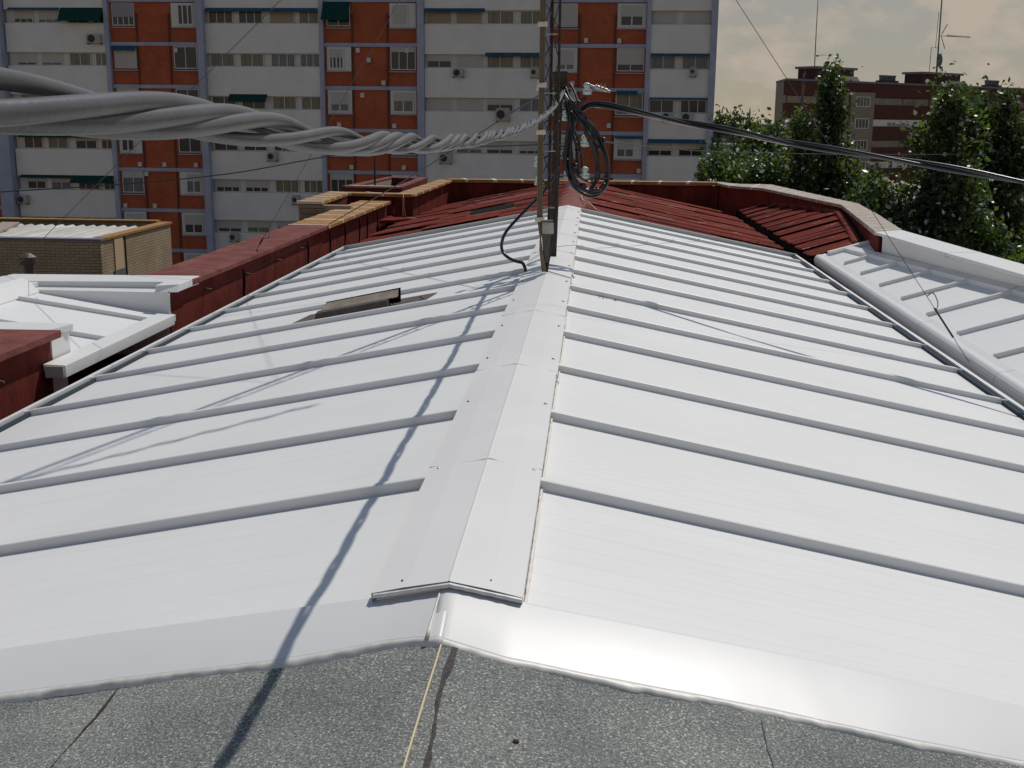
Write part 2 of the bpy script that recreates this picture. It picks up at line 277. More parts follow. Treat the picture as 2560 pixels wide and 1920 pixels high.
TA = math.tan(0.1941)
def pl(side, w, y, c=12.0): return (side * w, y, c - w * TA)      # point on the main roof, w = distance from the ridge in plan

# ------------------------------------------------------------------ main white roof
wr = thing('white_metal_roof', 'white ribbed sheet metal gable roof filling the foreground', 'roof', (0, 6, 12))
wr_off = wr.location.copy()
def wpart(mb, name, m, smooth=False, parent=wr):
    mb.v = [(x - wr_off.x, y - wr_off.y, z - wr_off.z) for x, y, z in mb.v]
    return mb.build(name, m, parent, smooth)
Y1, NR, WE = 3.9508, 13, 3.19
YEND = 16.72
def sweep(mb, side, prof, w0, w1):      # prof: (y, c) polygon swept down the slope
    return mb.loft([[pl(side, w0, y, c) for y, c in prof], [pl(side, w1, y, c) for y, c in prof]])
for side in (-1, 1):
    for i in range(-1, NR):
        ya = Y1 + i if i >= 0 else 2.93
        yb = Y1 + i + 1 if i < NR - 1 else YEND
        dz = rng.normal(0, 0.0012)
        if i < 0: prof = [(ya, 11.90), (ya, 11.96), (yb - 0.004, 11.96), (yb - 0.004, 11.90)]
        else: prof = [(ya, 11.90), (ya, 11.957), (ya + 0.006, 11.963), (ya + 0.009, 11.997), (ya + 0.014, 12.0), (ya + 0.036, 12.0), (ya + 0.042, 11.996), (ya + 0.058, 11.96), (yb - 0.004, 11.96 + dz), (yb - 0.004, 11.90)]
        p = wpart(sweep(MB(), side, prof, 0.10, WE), 'roof_panel', 'white')
        if i >= 0:   # the rib's own end runs out to the eave lip
            rp = [(ya, 11.935), (ya, 11.957), (ya + 0.009, 11.996), (ya + 0.042, 11.994), (ya + 0.058, 11.955), (ya + 0.058, 11.935)]
            q = wpart(sweep(MB(), side, rp, WE + 0.0005, WE + 0.05), 'rib_end', 'white', parent=p)
    wpart(sweep(MB(), side, [(2.95, 11.90), (2.95, 11.985), (YEND, 11.985), (YEND, 11.90)], WE + 0.004, WE + 0.03), 'eave_shade_strip', 'eave_shade')  # added dark strip, paints the shaded gap between panel end and lip
    # eave lip: wavy thin white strip
    ys = np.linspace(2.9, YEND + 0.02, 160)
    lip = MB(); rings = []
    for y in ys:
        d = 0.006 * math.sin((y - Y1) * 2 * math.pi) + rng.normal(0, 0.0012)
        rings.append([pl(side, WE + 0.050, y, 11.90), pl(side, WE + 0.046 - d * 0.5, y, 12.004), pl(side, WE + 0.088 + d * 0.3, y, 12.006), pl(side, WE + 0.094, y, 11.90)])
    wpart(lip.loft(rings), 'eave_lip', 'white')
    # far end upstand
    wpart(sweep(MB(), side, [(YEND + 0.002, 11.88), (YEND + 0.002, 12.012), (YEND + 0.07, 12.012), (YEND + 0.07, 11.88)], 0.19, WE + 0.09), 'end_upstand', 'trim_grey')
# ridge cap pieces
seams = [2.874, 3.985, 5.66, 7.35, 9.22, 10.95, 12.6, 14.4, 16.33]
seams_end = seams[1:] + [16.80]
for k, (ya, yb) in enumerate(zip(seams, seams_end)):
    o_ = 0.0035 * (len(seams) - k) * 0.35
    wl_, wr_ = 0.206 + rng.normal(0, 0.002), 0.195 + rng.normal(0, 0.002)
    rings = []
    for y in np.linspace(ya, yb + 0.03, 12):
        j = rng.normal(0, 0.0012)
        top = [(-wl_, -0.030), (-wl_ - 0.002, 0.004 + j), (-0.12, 0.0065 + j), (-0.004, 0.004), (0.0, 0.0055), (0.004, 0.004), (0.11, 0.0065 + j), (wr_ + 0.002, 0.004 + j), (wr_, -0.030)]
        rings.append([(x, y, 12.0 - abs(x) * TA + o_ + dz_) for x, dz_ in top])
    cp = wpart(MB().loft(rings, closed=False, cap=False), 'ridge_cap', 'cap')
    md = cp.modifiers.new('sheet', 'SOLIDIFY'); md.thickness = 0.0015; md.offset = 1
    # caulk line across the seam and along the right edge
    sb = MB()
    pts = [(-wl_ - 0.004 + (wl_ + wr_ + 0.008) * q_, yb + 0.03 + rng.normal(0, 0.003), 12.0 - abs(-wl_ + (wl_ + wr_) * q_) * TA + o_ + 0.006) for q_ in np.linspace(0, 1, 24)]
    if k > 0 or True:
        sb.tube(pts, [0.0022 + abs(rng.normal(0, 0.0012)) for _ in pts], 6)
    pts = [(wr_ + 0.006, y, 12.0 - (wr_ + 0.006) * TA - 0.034 + rng.normal(0, 0.002)) for y in np.linspace(ya, yb, 40)]
    sb.tube(pts, [0.0045 + abs(rng.normal(0, 0.0018)) for _ in pts], 6)
    wpart(sb, 'sealant_bead', 'caulk', True, parent=cp)
for i in range(0, NR):
    for side, w in ((-1, 0.175), (1, 0.168)):
        c = np.array(pl(side, w, Y1 + i + 0.045 + rng.normal(0, 0.012), 12.014)); sc_ = MB()
        rings = []
        for rr, hh in ((0.011, -0.006), (0.011, 0.0), (0.007, 0.001), (0.0065, 0.006), (0.003, 0.008)):
            rings.append([c + np.array((rr * math.cos(a), rr * math.sin(a), hh)) for a in np.linspace(0, 2 * math.pi, 10, endpoint=False)])
        wpart(sc_.loft(rings), 'screw', 'steel_screw', True)
# slots near the cap's near end
for side, w, y in ((-1, 0.128, 2.925), (1, 0.098, 2.935)):
    c = pl(side, w, y, 12.017); wpart(MB().box(c[0] - 0.010, c[0] + 0.010, c[1] - 0.006, c[1] + 0.006, c[2] - 0.006, c[2]), 'slot', 'dark_gap')
# near end flashings, sloping down onto the felt
def flashing(side, w0, w1, lift):
    ws = np.linspace(w0, w1, 220); rings = []; edge = []
    for w in ws:
        yt = (2.885 + 0.040 * min(1, max(0, w) / 1.0)) if side < 0 else (2.868 + 0.055 * min(1, max(0, w) / 1.0))
        yb_ = (float(np.interp(w, (-.03, .03, .061, .144, .254, .449, .839, 1.176, 3.3), (2.664, 2.668, 2.681, 2.690, 2.675, 2.669, 2.692, 2.708, 2.76))) if side < 0 else float(np.interp(w, (-.03, 0, .164, .403, .804, 1.205, 1.468, 3.3), (2.675, 2.674, 2.648, 2.659, 2.684, 2.693, 2.705, 2.76)))) + 0.0016 * math.sin(w * 9 + 1) + 0.0008 * math.sin(w * 31)
        cb = 11.950 if side < 0 else 11.9385
        prof = [(yt + 0.075, 11.963), (yt + 0.071, 11.9655 + lift), (yt + 0.004, 11.9925 + lift), (yt, 11.992 + lift), (yb_ + (yt - yb_) * .5, (11.992 + cb) / 2 + .003 + lift), (yb_ + .01, cb + .0028 + lift), (yb_, cb + lift)]
        rings.append([(side * w, y, c - abs(w) * TA) for y, c in prof]); edge.append((side * w, yb_, cb - abs(w) * TA + lift))
    o = wpart(MB().loft(rings, closed=False, cap=False), 'end_flashing', 'flash', True)
    md = o.modifiers.new('sheet', 'SOLIDIFY'); md.thickness = 0.002; md.offset = -1
    bd = MB(); rings = []; wob = 0.0
    for x, y, z in edge:
        zf = 11.935 - abs(x) * TA; wob = wob * .7 + rng.normal(0, 0.0022); q_ = 0.010 + abs(wob) * 1.6
        rings.append([(x, y + .006, z + .0008), (x, y + .001, z + .0024 + abs(rng.normal(0, .0006))), (x, y - q_ * .5, (z + zf) / 2 + .0028), (x, y - q_, zf + .0012), (x, y - q_ - .001, zf - .004)])
    bd.loft(rings, closed=False, cap=False)
    wpart(bd, 'sealant_bead', 'caulk', True, parent=o)
flashing(-1, -0.01, 3.25, 0.0); flashing(1, -0.022, 3.25, 0.0045)
wpart(MB().tube([(-0.021, 2.90, 11.992), (-0.024, 2.85, 11.987), (-0.027, 2.78, 11.974), (-0.030, 2.70, 11.957), (-0.031, 2.668, 11.949)], [0.0045, 0.003, 0.0025, 0.004, 0.006], 8), 'sealant_bead', 'caulk', True)
# cap end lip (turned-down edge)
lipb = MB()
for side, wz in ((-1, 0.206), (1, 0.195)):
    ring = []
    for w in np.linspace(0, wz, 14):
        jit = rng.normal(0, 0.0015); x = side * w; z = 12.007 + 0.0087 - w * TA
        ring.append([(x, 2.876, z - .002), (x, 2.866 + jit, z - 0.004), (x, 2.865 + jit, z - 0.013 - .5 * abs(jit)), (x, 2.871, z - 0.013)])
    lipb.loft(ring)
wpart(lipb, 'cap_end_lip', 'cap')
plug = MB()
for side, wz in ((-1, 0.198), (1, 0.187)): plug.hexa([pl(side, 0.0 if side > 0 else .0005, 2.880, 11.955), pl(side, wz, 2.880, 11.955), pl(side, wz, 2.894, 11.955), pl(side, 0, 2.894, 11.955)], [pl(side, 0.0, 2.880, 12.004), pl(side, wz, 2.880, 12.004), pl(side, wz, 2.894, 12.004), pl(side, 0, 2.894, 12.004)])
wpart(plug, 'cap_end_plug', 'caulk')
# debris marks on a right hand panel
db = MB()
for _ in range(16):
    w = rng.uniform(0.36, 0.56); y = 8.93 + rng.normal(0, 0.05); c = pl(1, w, y, 11.962); s_ = rng.uniform(0.004, 0.013)
    db.hexa([(c[0] - s_, c[1] - s_ * .6, c[2]), (c[0] + s_, c[1] - s_ * .5, c[2] - s_ * TA), (c[0] + s_ * .8, c[1] + s_ * .6, c[2]), (c[0] - s_ * .7, c[1] + s_ * .5, c[2])], [(c[0] - s_ * .5, c[1] - s_ * .3, c[2] + 0.005), (c[0] + s_ * .5, c[1] - s_ * .3, c[2] + 0.004), (c[0] + s_ * .4, c[1] + s_ * .3, c[2] + 0.005), (c[0] - s_ * .4, c[1] + s_ * .3, c[2] + 0.004)])
o = tag(wpart(db, 'debris', 'tar_bead', parent=None), 'dark scraps of mortar lying on the right slope below the mast', 'debris'); o.location = wr_off; o['kind'] = 'stuff'

# ------------------------------------------------------------------ felt roof in front
fr = thing('felt_roof', 'dark grey mineral felt roof along the bottom edge', 'roof', (0, 1, 11.9)); fo = fr.location.copy()
def place(mb, name, m, par, off, smooth=False):
    mb.v = [(x - off.x, y - off.y, z - off.z) for x, y, z in mb.v]; return mb.build(name, m, par, smooth)
def feltz(x, y): return 11.935 - math.sqrt(x * x + 0.0009) * TA + 0.003 * math.sin(x * 9 + y * 5) + 0.002 * math.sin(x * 3.3 - y * 11)
g = MB(); xs = np.linspace(-4.2, 4.2, 141); ys = np.linspace(-3.0, 2.80, 70)
g.add([(x, y, feltz(x, y)) for y in ys for x in xs], [(j * 141 + i, j * 141 + i + 1, (j + 1) * 141 + i + 1, (j + 1) * 141 + i) for j in range(69) for i in range(140)])
place(g, 'felt_sheet', 'felt', fr, fo, True)
def strip(path, widths, lift):
    mb = MB(); L_ = []
    for (x, y), w in zip(path, widths):
        L_.append((x - w / 2 + rng.normal(0, 0.0012), y, feltz(x - w / 2, y) + lift)); L_.append((x + w / 2 + rng.normal(0, 0.0012), y, feltz(x + w / 2, y) + lift))
    return mb.add(L_, [(2 * i, 2 * i + 1, 2 * i + 3, 2 * i + 2) for i in range(len(path) - 1)])
yy = np.linspace(2.675, 0.6, 60)
px_ = [0.042 + 0.004 * math.sin(y * 7) - 0.006 * math.exp(-((y - 2.43) / .1) ** 2) for y in yy]
ww = [0.011 + 0.009 * math.exp(-((y - 2.56) / 0.05) ** 2) + 0.004 * math.exp(-((y - 2.65) / 0.03) ** 2) - 0.005 * math.exp(-((y - 2.30) / 0.1) ** 2) + 0.004 * max(0, (2.2 - y)) for y in yy]
place(strip(list(zip(px_, yy)), ww, 0.0025), 'tar_seam', 'tar', fr, fo)
yc = np.linspace(2.71, 1.4, 50)
place(strip([(-0.838 + 0.004 * math.sin(y * 13), y) for y in yc], [0.0045 if 0 else max(0.003, 0.010 - abs(y - 2.55) * 0.05) for y in yc], 0.002), 'lap_joint', 'tar', fr, fo)
yc = np.linspace(2.69, 1.6, 40)
place(strip([(0.80 + 0.003 * math.sin(y * 17), y) for y in yc], [0.0014] * 40, 0.002), 'lap_joint', 'tar', fr, fo)
cord = [(0.004 - 0.003 * math.sin((y - 1.5) * 2.2) + 0.004 * max(0, y - 2.4) / .3, y, feltz(0, y) + 0.004) for y in np.linspace(2.685, 0.7, 50)]
tag(MB().tube(cord, 0.0028, 8).build('cord', 'string', None, True), 'thin cream cord lying along the ridge of the dark felt', 'cord')
pb = MB(); c = (0.218, 2.282, feltz(0.218, 2.282)); pb.loft([[(c[0] + r_ * math.cos(a) * 1.2, c[1] + r_ * math.sin(a), c[2] + h) for a in np.linspace(0, 6.28, 7, endpoint=False)] for r_, h in ((0.006, -0.001), (0.0065, 0.003), (0.003, 0.006))])
tag(pb.build('pebble', mat('brown_pebble', (0.06, 0.03, 0.02), 0.8)), 'small brown pebble on the dark felt right of the tar seam', 'pebble')

# building mass under all the roofs
struct(MB().box(-5.9, 5.4, -3.2, 29, 0, 10.95).build('building_body', 'red_paint'))
struct(MB().add([(-4500, -600, 0), (4500, -600, 0), (4500, 6000, 0), (-4500, 6000, 0)], [(0, 1, 2, 3)]).build('ground', 'ground'))

# ------------------------------------------------------------------ coping strips (walls with a tiled or painted top)
def coping(parent, off, left, right, top, th, m, name='coping'):
    n = len(left); T = top if hasattr(top, '__len__') else [top] * n; rings = []
    for (lx, ly), (rx, ry), t_ in zip(left, right, T): rings.append([(lx, ly, t_ - th), (rx, ry, t_ - th), (rx, ry, t_), (lx, ly, t_)])
    return bevel(place(MB().loft(rings), name, m, parent, off), 0.006)
def mortars(parent, off, left, right, top, step, m='mortar', w=0.055, start=0.0):
    T = top if hasattr(top, '__len__') else [top] * len(left); mb = MB(); acc = start
    for i in range(len(left) - 1):
        a, b_ = np.array(left[i], float), np.array(left[i + 1], float); c, d = np.array(right[i], float), np.array(right[i + 1], float)
        Ln = np.linalg.norm((a + c) / 2 - (b_ + d) / 2); s_ = acc
        while s_ < Ln - w:
            t0, t1 = s_ / Ln, (s_ + w * rng.uniform(0.7, 1.2)) / Ln; P = [a + (b_ - a) * t0, c + (d - c) * t0, c + (d - c) * t1, a + (b_ - a) * t1]; zt = T[i] + (T[i + 1] - T[i]) * t0
            ce = sum(P) / 4; P = [ce + (p - ce) * np.array((1.012, 1.012)) for p in P]
            mb.hexa([(p[0], p[1], zt - 0.045) for p in P], [(p[0], p[1], zt + 0.004) for p in P]); s_ += step * rng.uniform(0.95, 1.05)
        acc = s_ - Ln
    return place(mb, 'mortar_joint', m, parent, off)

# near red wall (left edge of the picture)
t = thing('red_parapet_wall', 'dark red parapet wall stub at the lower left edge, nearest the camera', 'wall', (-3.9, 6, 11), group='red parapet walls'); of = t.location
w_ = place(MB().box(-4.16, -3.63, 2.0, 8.19, 10.4, 11.60), 'wall', 'red_paint', t, of)
coping(t, of, [(-4.22, 2.0), (-4.22, 8.21)], [(-3.56, 2.0), (-3.555, 8.23)], 11.655, 0.055, 'red_top')
place(MB().tube([(-3.63, 7.35, 11.47), (-3.56, 7.35, 11.455)], 0.009, 8), 'weep_pipe', 'coax', t, of)
place(MB().tube([(-3.628, 7.30, 11.43), (-3.626, 7.29, 11.1), (-3.628, 7.31, 10.8)], 0.003, 5), 'crack', 'dark_gap', t, of)
# far red wall
t = thing('red_parapet_wall', 'long red parapet wall with ochre tiled far end, left of the white roof', 'wall', (-3.9, 16, 11), group='red parapet walls'); of = t.location
place(MB().box(-4.12, -3.655, 11.31, 22.62, 10.4, 11.57).box(-3.668, -3.655, 10.745, 11.309, 10.4, 11.57), 'wall', 'red_paint', t, of)
coping(t, of, [(-4.2, 11.42), (-4.19, 17.25)], [(-3.59, 11.0), (-3.59, 17.25)], 11.622, 0.055, 'red_top')
Lc = [(-4.2, 17.26), (-4.17, 22.62)]; Rc = [(-3.575, 17.26), (-3.56, 22.55)]
coping(t, of, Lc, Rc, 11.626, 0.055, 'ochre_tile', 'tiled_coping'); mortars(t, of, Lc, Rc, 11.626, 0.92)
for y, z in ((11.75, 11.46), (13.2, 11.43), (14.55, 11.43), (15.7, 11.46)): place(MB().tube([(-3.655, y, z), (-3.58, y + 0.01, z - 0.01)], 0.009, 8), 'weep_pipe', 'coax', t, of)
cr_ = MB()
for y in (13.1, 16.2, 17.6, 18.7, 19.9, 20.6, 21.6): cr_.tube([(-3.652, y, 11.50), (-3.651, y + 0.03, 11.35), (-3.652, y - 0.02, 11.15), (-3.652, y + .01, 10.9)], [0.012, 0.02, 0.014, 0.02], 5)
place(cr_, 'stain_streak', 'dark_gap', t, of)
cr_ = MB().tube([(-3.653, y, 11.45 - 0.03 * math.sin((y - 12) * 1.3)) for y in np.linspace(12.3, 16.6, 20)], 0.004, 5)
place(cr_, 'stay_wire', 'wire_dark', t, of)
place(MB().box(-3.669, -3.652, 10.725, 10.7445, 11.32, 11.56), 'end_flashing', 'flash', t, of)

# ------------------------------------------------------------------ left white wing
t = thing('white_wing_roof', 'small white sheet metal side roof sunk between parapets on the left', 'roof', (-4.3, 9.5, 11.4), group='white side roofs'); of = t.location
def wz(x): return 11.353 + (-3.67 - x) * 0.144
m_ = MB(); m_.hexa([(-5.12, 8.5, wz(-5.12) - .06), (-3.62, 8.5, wz(-3.62) - .06), (-3.62, 10.78, wz(-3.62) - .06), (-5.12, 10.78, wz(-5.12) - .06)], [(-5.12, 8.5, wz(-5.12)), (-3.62, 8.5, wz(-3.62)), (-3.62, 10.78, wz(-3.62)), (-5.12, 10.78, wz(-5.12))])
place(m_, 'roof_sheet', 'white', t, of)
for y in (9.33, 10.29):
    rings = [[(x, y, wz(x) - .01), (x, y + .004, wz(x) + .04), (x, y + .055, wz(x) + .042), (x, y + .075, wz(x) - .01)] for x in (-4.92, -3.70)]
    place(MB().loft(rings), 'rib', 'white', t, of)
fb = MB(); fb.hexa([(-3.60, 8.02, 11.335), (-3.455, 8.04, 11.335), (-3.455, 10.30, 11.335), (-3.60, 10.30, 11.335)], [(-3.615, 8.02, 11.437), (-3.455, 8.04, 11.428), (-3.455, 10.30, 11.428), (-3.615, 10.30, 11.437)])
bevel(place(fb, 'fascia_box', 'flash', t, of), 0.004)
fe = MB(); fe.box(-3.597, -3.459, 8.010, 8.0185, 11.34, 11.425); place(fe, 'fascia_end', 'trim_grey', t, of)
bevel(place(MB().box(-5.15, -3.67, 10.74, 11.3, 10.9, 11.565), 'parapet_wall', 'flash', t, of), 0.004)
cc = MB(); cc.hexa([(-5.62, 10.93, 11.55), (-3.63, 11.0, 11.55), (-3.60, 11.43, 11.55), (-5.55, 11.43, 11.55)], [(-5.62, 10.93, 11.615), (-3.63, 11.0, 11.632), (-3.60, 11.46, 11.632), (-5.55, 11.46, 11.615)])
cc.hexa([(-3.78, 10.70, 11.562), (-3.585, 10.78, 11.562), (-3.585, 11.2, 11.562), (-3.80, 11.1, 11.562)], [(-3.78, 10.72, 11.633), (-3.585, 10.85, 11.634), (-3.585, 11.2, 11.634), (-3.80, 11.1, 11.634)])
bevel(place(cc, 'parapet_coping', 'flash', t, of), 0.005)
place(MB().box(-5.6, -5.10, 8.2, 10.92, 10.9, 11.57), 'side_parapet', 'flash', t, of)
bevel(place(MB().box(-5.66, -5.03, 8.2, 10.925, 11.572, 11.617), 'side_coping', 'flash', t, of), 0.005)
sk = MB(); sk.loft([[(-5.10, y, wz(-5.1) + 0.12), (-5.03, y, wz(-5.03) + 0.10), (-4.93, y, wz(-4.93) + 0.015), (-4.93, y, wz(-4.93) - .02), (-5.10, y, wz(-5.1) - .02)] for y in (8.5, 10.74)]); place(sk, 'skirt_flashing', 'flash', t, of)
nc = MB(); nc.hexa([(-5.2, 8.235, 11.60), (-3.66, 8.215, 11.60), (-3.6, 8.53, 11.60), (-5.2, 8.53, 11.60)], [(-5.2, 8.235, 11.652), (-3.66, 8.215, 11.652), (-3.6, 8.53, 11.652), (-5.2, 8.53, 11.652)])
bevel(place(nc, 'near_coping', 'flash', t, of), 0.004)
place(MB().box(-5.2, -3.66, 8.24, 8.50, 10.9, 11.595), 'near_parapet', 'flash', t, of)
place(MB().box(-3.655, -3.632, 8.22, 8.52, 11.30, 11.595), 'end_flashing', 'flash', t, of)
# vent cowl behind it at the frame edge
t2 = thing('vent_cowl', 'small dark roof cowl at the far left edge behind the white coping', 'vent', (-5.75, 12.2, 11))
vc = MB(); vc.tube([(-5.75, 12.2, 10.9), (-5.75, 12.2, 11.62)], 0.05, 12); place(vc, 'pipe', 'hatch', t2, t2.location); vc = MB(); vc.tube([(-5.75, 12.2, 11.62), (-5.75, 12.2, 11.70), (-5.75, 12.2, 11.74)], [0.09, 0.09, 0.03], 12); place(vc, 'cap', 'hatch', t2, t2.location)

# ------------------------------------------------------------------ red corrugated roof
def corr(parent, off, P, W, H, fn, name, m, nu=8, period=0.30, amp=0.04):      # corrugation running along u, waves along v; fn(u, v) -> base point
    nv = int(abs(W) / period * 8); us = np.linspace(0, 1, nu); mb = MB(); V = []
    for j in range(nv + 1):
        v = j / nv
        for u in us:
            x, y, z = fn(u, v); V.append((x, y, z + amp * math.sin(2 * math.pi * v * W / period) + rng.normal(0, 0.0015)))
    mb.add(V, [(j * nu + i, j * nu + i + 1, (j + 1) * nu + i + 1, (j + 1) * nu + i) for j in range(nv) for i in range(nu - 1)])
    return place(mb, name, m, parent, off, True)
CR = 11.88
t = thing('red_corrugated_roof', 'weathered red corrugated gable roof beyond the white roof', 'roof', (0, 21, 11.8), group='red corrugated roofs'); of = t.location
for side in (-1, 1):
    for (wa, wb, lift) in ((0.05, 1.25, 0.02), (1.12, 2.35, 0.01), (2.22, 3.36, 0.0)):
        for q_ in range(11):
            y0_ = 16.76 + q_ * .84; jz_ = rng.normal(0, .006)
            corr(t, of, None, .90, 1, lambda u, v: pl(side, wa + (wb - wa) * u, y0_ + .90 * v, CR + lift * (1 - 0.6 * u) + .030 * (1 - v) + jz_), 'roof_sheet', 'red_sheet', 6, amp=.024)
    # displaced sheets and patches
    for y, wa, wb, lift, mm in ((19.3, 0.5, 1.7, 0.05, 'brown_ridge'), (21.5, 0.3, 2.2, 0.045, 'red_sheet'), (23.4, 0.8, 2.4, 0.05, 'brown_ridge')) if side > 0 else ((20.4, 0.35, 1.5, 0.05, 'red_sheet'), (23.0, 0.4, 1.9, 0.05, 'brown_ridge')):
        corr(t, of, None, 0.35, 1, lambda u, v: pl(side, wa + (wb - wa) * u, y + 0.35 * v, CR + lift), 'loose_sheet', mm, 7, amp=0.012)
rc = MB(); rings = []
for y in np.linspace(16.8, 25.94, 40):
    j = rng.normal(0, 0.006); rings.append([(-0.28, y, CR - 0.05 + 0.025 + j), (-0.12, y, CR + 0.035 + j), (0.0, y, CR + 0.075 + j), (0.14, y, CR + 0.045 + j), (0.34, y, CR - 0.06 + 0.03 + j)])
o = place(rc.loft(rings, closed=False, cap=False), 'ridge_tile', 'brown_ridge', t, of, True); o.modifiers.new('sheet', 'SOLIDIFY').thickness = 0.02
# small open skylight frame
t3 = thing('skylight', 'narrow dark skylight on the left slope of the red roof', 'skylight', pl(-1, 1.35, 20.2, 11.9)); a3 = t3.location
q = MB(); pw = lambda w, y, c: tuple(np.array(pl(-1, w, y, c)))
q.hexa([pw(1.0, 20.05, 11.89), pw(1.75, 20.05, 11.89), pw(1.75, 20.35, 11.89), pw(1.0, 20.35, 11.89)], [pw(1.0, 20.05, 11.935), pw(1.75, 20.05, 11.935), pw(1.75, 20.35, 11.98), pw(1.0, 20.35, 11.98)])
place(q, 'pane', 'dark_gap', t3, a3); q = MB()
q.hexa([pw(.95, 19.95, 11.88), pw(1.8, 19.95, 11.88), pw(1.8, 20.04, 11.88), pw(.95, 20.04, 11.88)], [pw(.95, 19.95, 11.92), pw(1.8, 19.95, 11.92), pw(1.8, 20.04, 11.925), pw(.95, 20.04, 11.925)]); place(q, 'frame', 'hatch', t3, a3)
tag(MB().tube([pl(1, 0.62, 16.95, 11.99), pl(1, 0.42, 17.6, 11.97), pl(1, 0.30, 18.4, 12.0), pl(1, .2, 18.9, 11.98), (0.16, 19.6, 11.99), (0.24, 20.2, 11.98), (0.22, 20.8, 11.97)], 0.009, 6).build('wire', mat('pale_wire', (0.5, 0.36, 0.26), 0.7), None, True), 'pale crooked wire lying over the red ridge below the coil', 'wire')

# far parapet and its left return
t = thing('red_parapet_wall', 'dark red end parapet with ochre tiled coping across the far end of the roof', 'wall', (0, 26, 11), group='red parapet walls'); of = t.location
place(MB().box(-2.85, 3.1, 25.96, 26.25, 10.6, 11.80), 'wall', 'red_paint', t, of)
Lc = [(-2.95, 26.32), (0, 26.32), (3.16, 26.32)]; Rc = [(-2.80, 25.90), (0, 25.90), (3.05, 25.90)]; T_ = [11.886, 11.888, 11.892]
coping(t, of, Lc, Rc, T_, 0.07, 'ochre_tile', 'tiled_coping'); mortars(t, of, Lc, Rc, T_, 0.62, w=0.08, start=0.35)
rb_ = [(-3.42, 22.7), (-2.98, 26.2)]; lb_ = [(-3.12, 22.9), (-2.74, 25.92)]
m_ = MB().hexa([(-3.36, 22.98, 10.5), (-3.19, 22.98, 10.5), (-2.80, 25.95, 10.5), (-2.98, 25.95, 10.5)], [(-3.36, 22.98, 11.70), (-3.19, 22.98, 11.70), (-2.80, 25.95, 11.79), (-2.98, 25.95, 11.79)]); place(m_, 'return_wall', 'red_paint', t, of)
rl = [(-3.52, 22.92), (-3.07, 26.1)]; rr_ = [(-3.12, 22.9), (-2.74, 26.0)]
coping(t, of, rl, rr_, [11.745, 11.872], 0.05, 'ochre_tile', 'tiled_coping'); mortars(t, of, rl, rr_, [11.745, 11.872], 0.55)
# lower linked parapet behind the left wall
t = thing('tiled_parapet', 'L shaped ochre tiled parapet with beige end behind the left red wall', 'wall', (-4.2, 22, 11)); of = t.location
Lc = [(-4.86, 20.4), (-4.92, 23.3)]; Rc = [(-4.40, 20.4), (-4.45, 22.86)]
coping(t, of, Lc, Rc, [11.752, 11.752], 0.06, 'ochre_tile', 'tiled_coping'); mortars(t, of, Lc, Rc, 11.752, 0.6)
Lc = [(-4.93, 23.31), (-3.53, 23.30)]; Rc = [(-4.44, 22.87), (-3.20, 22.86)]
coping(t, of, Lc, Rc, [11.75, 11.74], 0.06, 'ochre_tile', 'tiled_coping'); mortars(t, of, Lc, Rc, 11.747, 0.7)
place(MB().box(-4.85, -3.6, 22.97, 23.2, 10.5, 11.68), 'inner_wall', 'red_paint', t, of)
place(MB().box(-4.82, -4.46, 20.6, 22.9, 10.5, 11.69), 'outer_wall', 'red_paint', t, of)
place(MB().box(-4.84, -3.9, 20.42, 20.58, 10.5, 11.685), 'end_wall', 'beige_render', t, of)
lv = MB()
for k in range(7): lv.box(-4.80, -4.38, 20.395, 20.418, 11.20 + k * 0.065, 11.25 + k * 0.065)
place(lv, 'brick_vent', 'brick_beige_f', t, of)
tag(MB().tube([(-3.36, 22.86, 11.75), (-3.34, 22.8, 11.5), (-3.29, 22.75, 11.3), (-3.0, 22.5, 11.29), (-2.7, 22.3, 11.36)], 0.008, 5).build('wire', mat('straw_wire', (0.5, 0.4, 0.25), 0.7), None, True), 'straw coloured wire hanging down the red wall corner', 'wire')
corr_t = thing('red_lean_to', 'scrap of red corrugated lean to roof in the recess left of the red gable', 'roof', (-3.4, 21.5, 11.2), group='red corrugated roofs')
corr(corr_t, corr_t.location, None, 1.6, 1, lambda u, v: (-3.62 + 0.55 * u, 22.92 - 1.6 * v * 0 - 0.2 * v - 1.2 * (1 - u) * v, 11.30 - 0.05 * u), 'roof_sheet', 'red_sheet', 6)
# rooftop light well with its pole
t = thing('roof_well', 'open red walled roof well beyond the left parapet', 'roof well', (-4.2, 26.5, 11)); of = t.location
B4 = [(-4.9, 24.5), (-4.66, 28.7), (-3.66, 28.4), (-3.62, 24.3)]; I4 = [(-4.66, 24.75), (-4.5, 28.2), (-3.85, 28.0), (-3.80, 24.55)]
for k in range(4):
    a, b_, c, d = B4[k], B4[(k + 1) % 4], I4[(k + 1) % 4], I4[k]
    place(MB().hexa([(*p, 10.5) for p in (a, b_, c, d)], [(*p, 11.75 + 0.002 * k) for p in (a, b_, c, d)]), 'well_wall', 'red_paint' if k else 'beige_render', t, of)
    ce = np.mean([a, b_, c, d], axis=0); e4 = [tuple(ce + (np.array(p) - ce) * 1.03) for p in (a, b_, c, d)]
    place(MB().hexa([(*p, 11.756 + .003 * k) for p in e4], [(*p, 11.79 + .004 * k) for p in e4]), 'well_coping', 'red_top' if k != 3 else 'grey_tile', t, of)
tag(MB().tube([(-4.415, 25.5, 10.9), (-4.415, 25.5, 12.49)], 0.022, 8).build('pole', 'wire_dark'), 'thin black upright pole standing in the red roof well', 'pole')

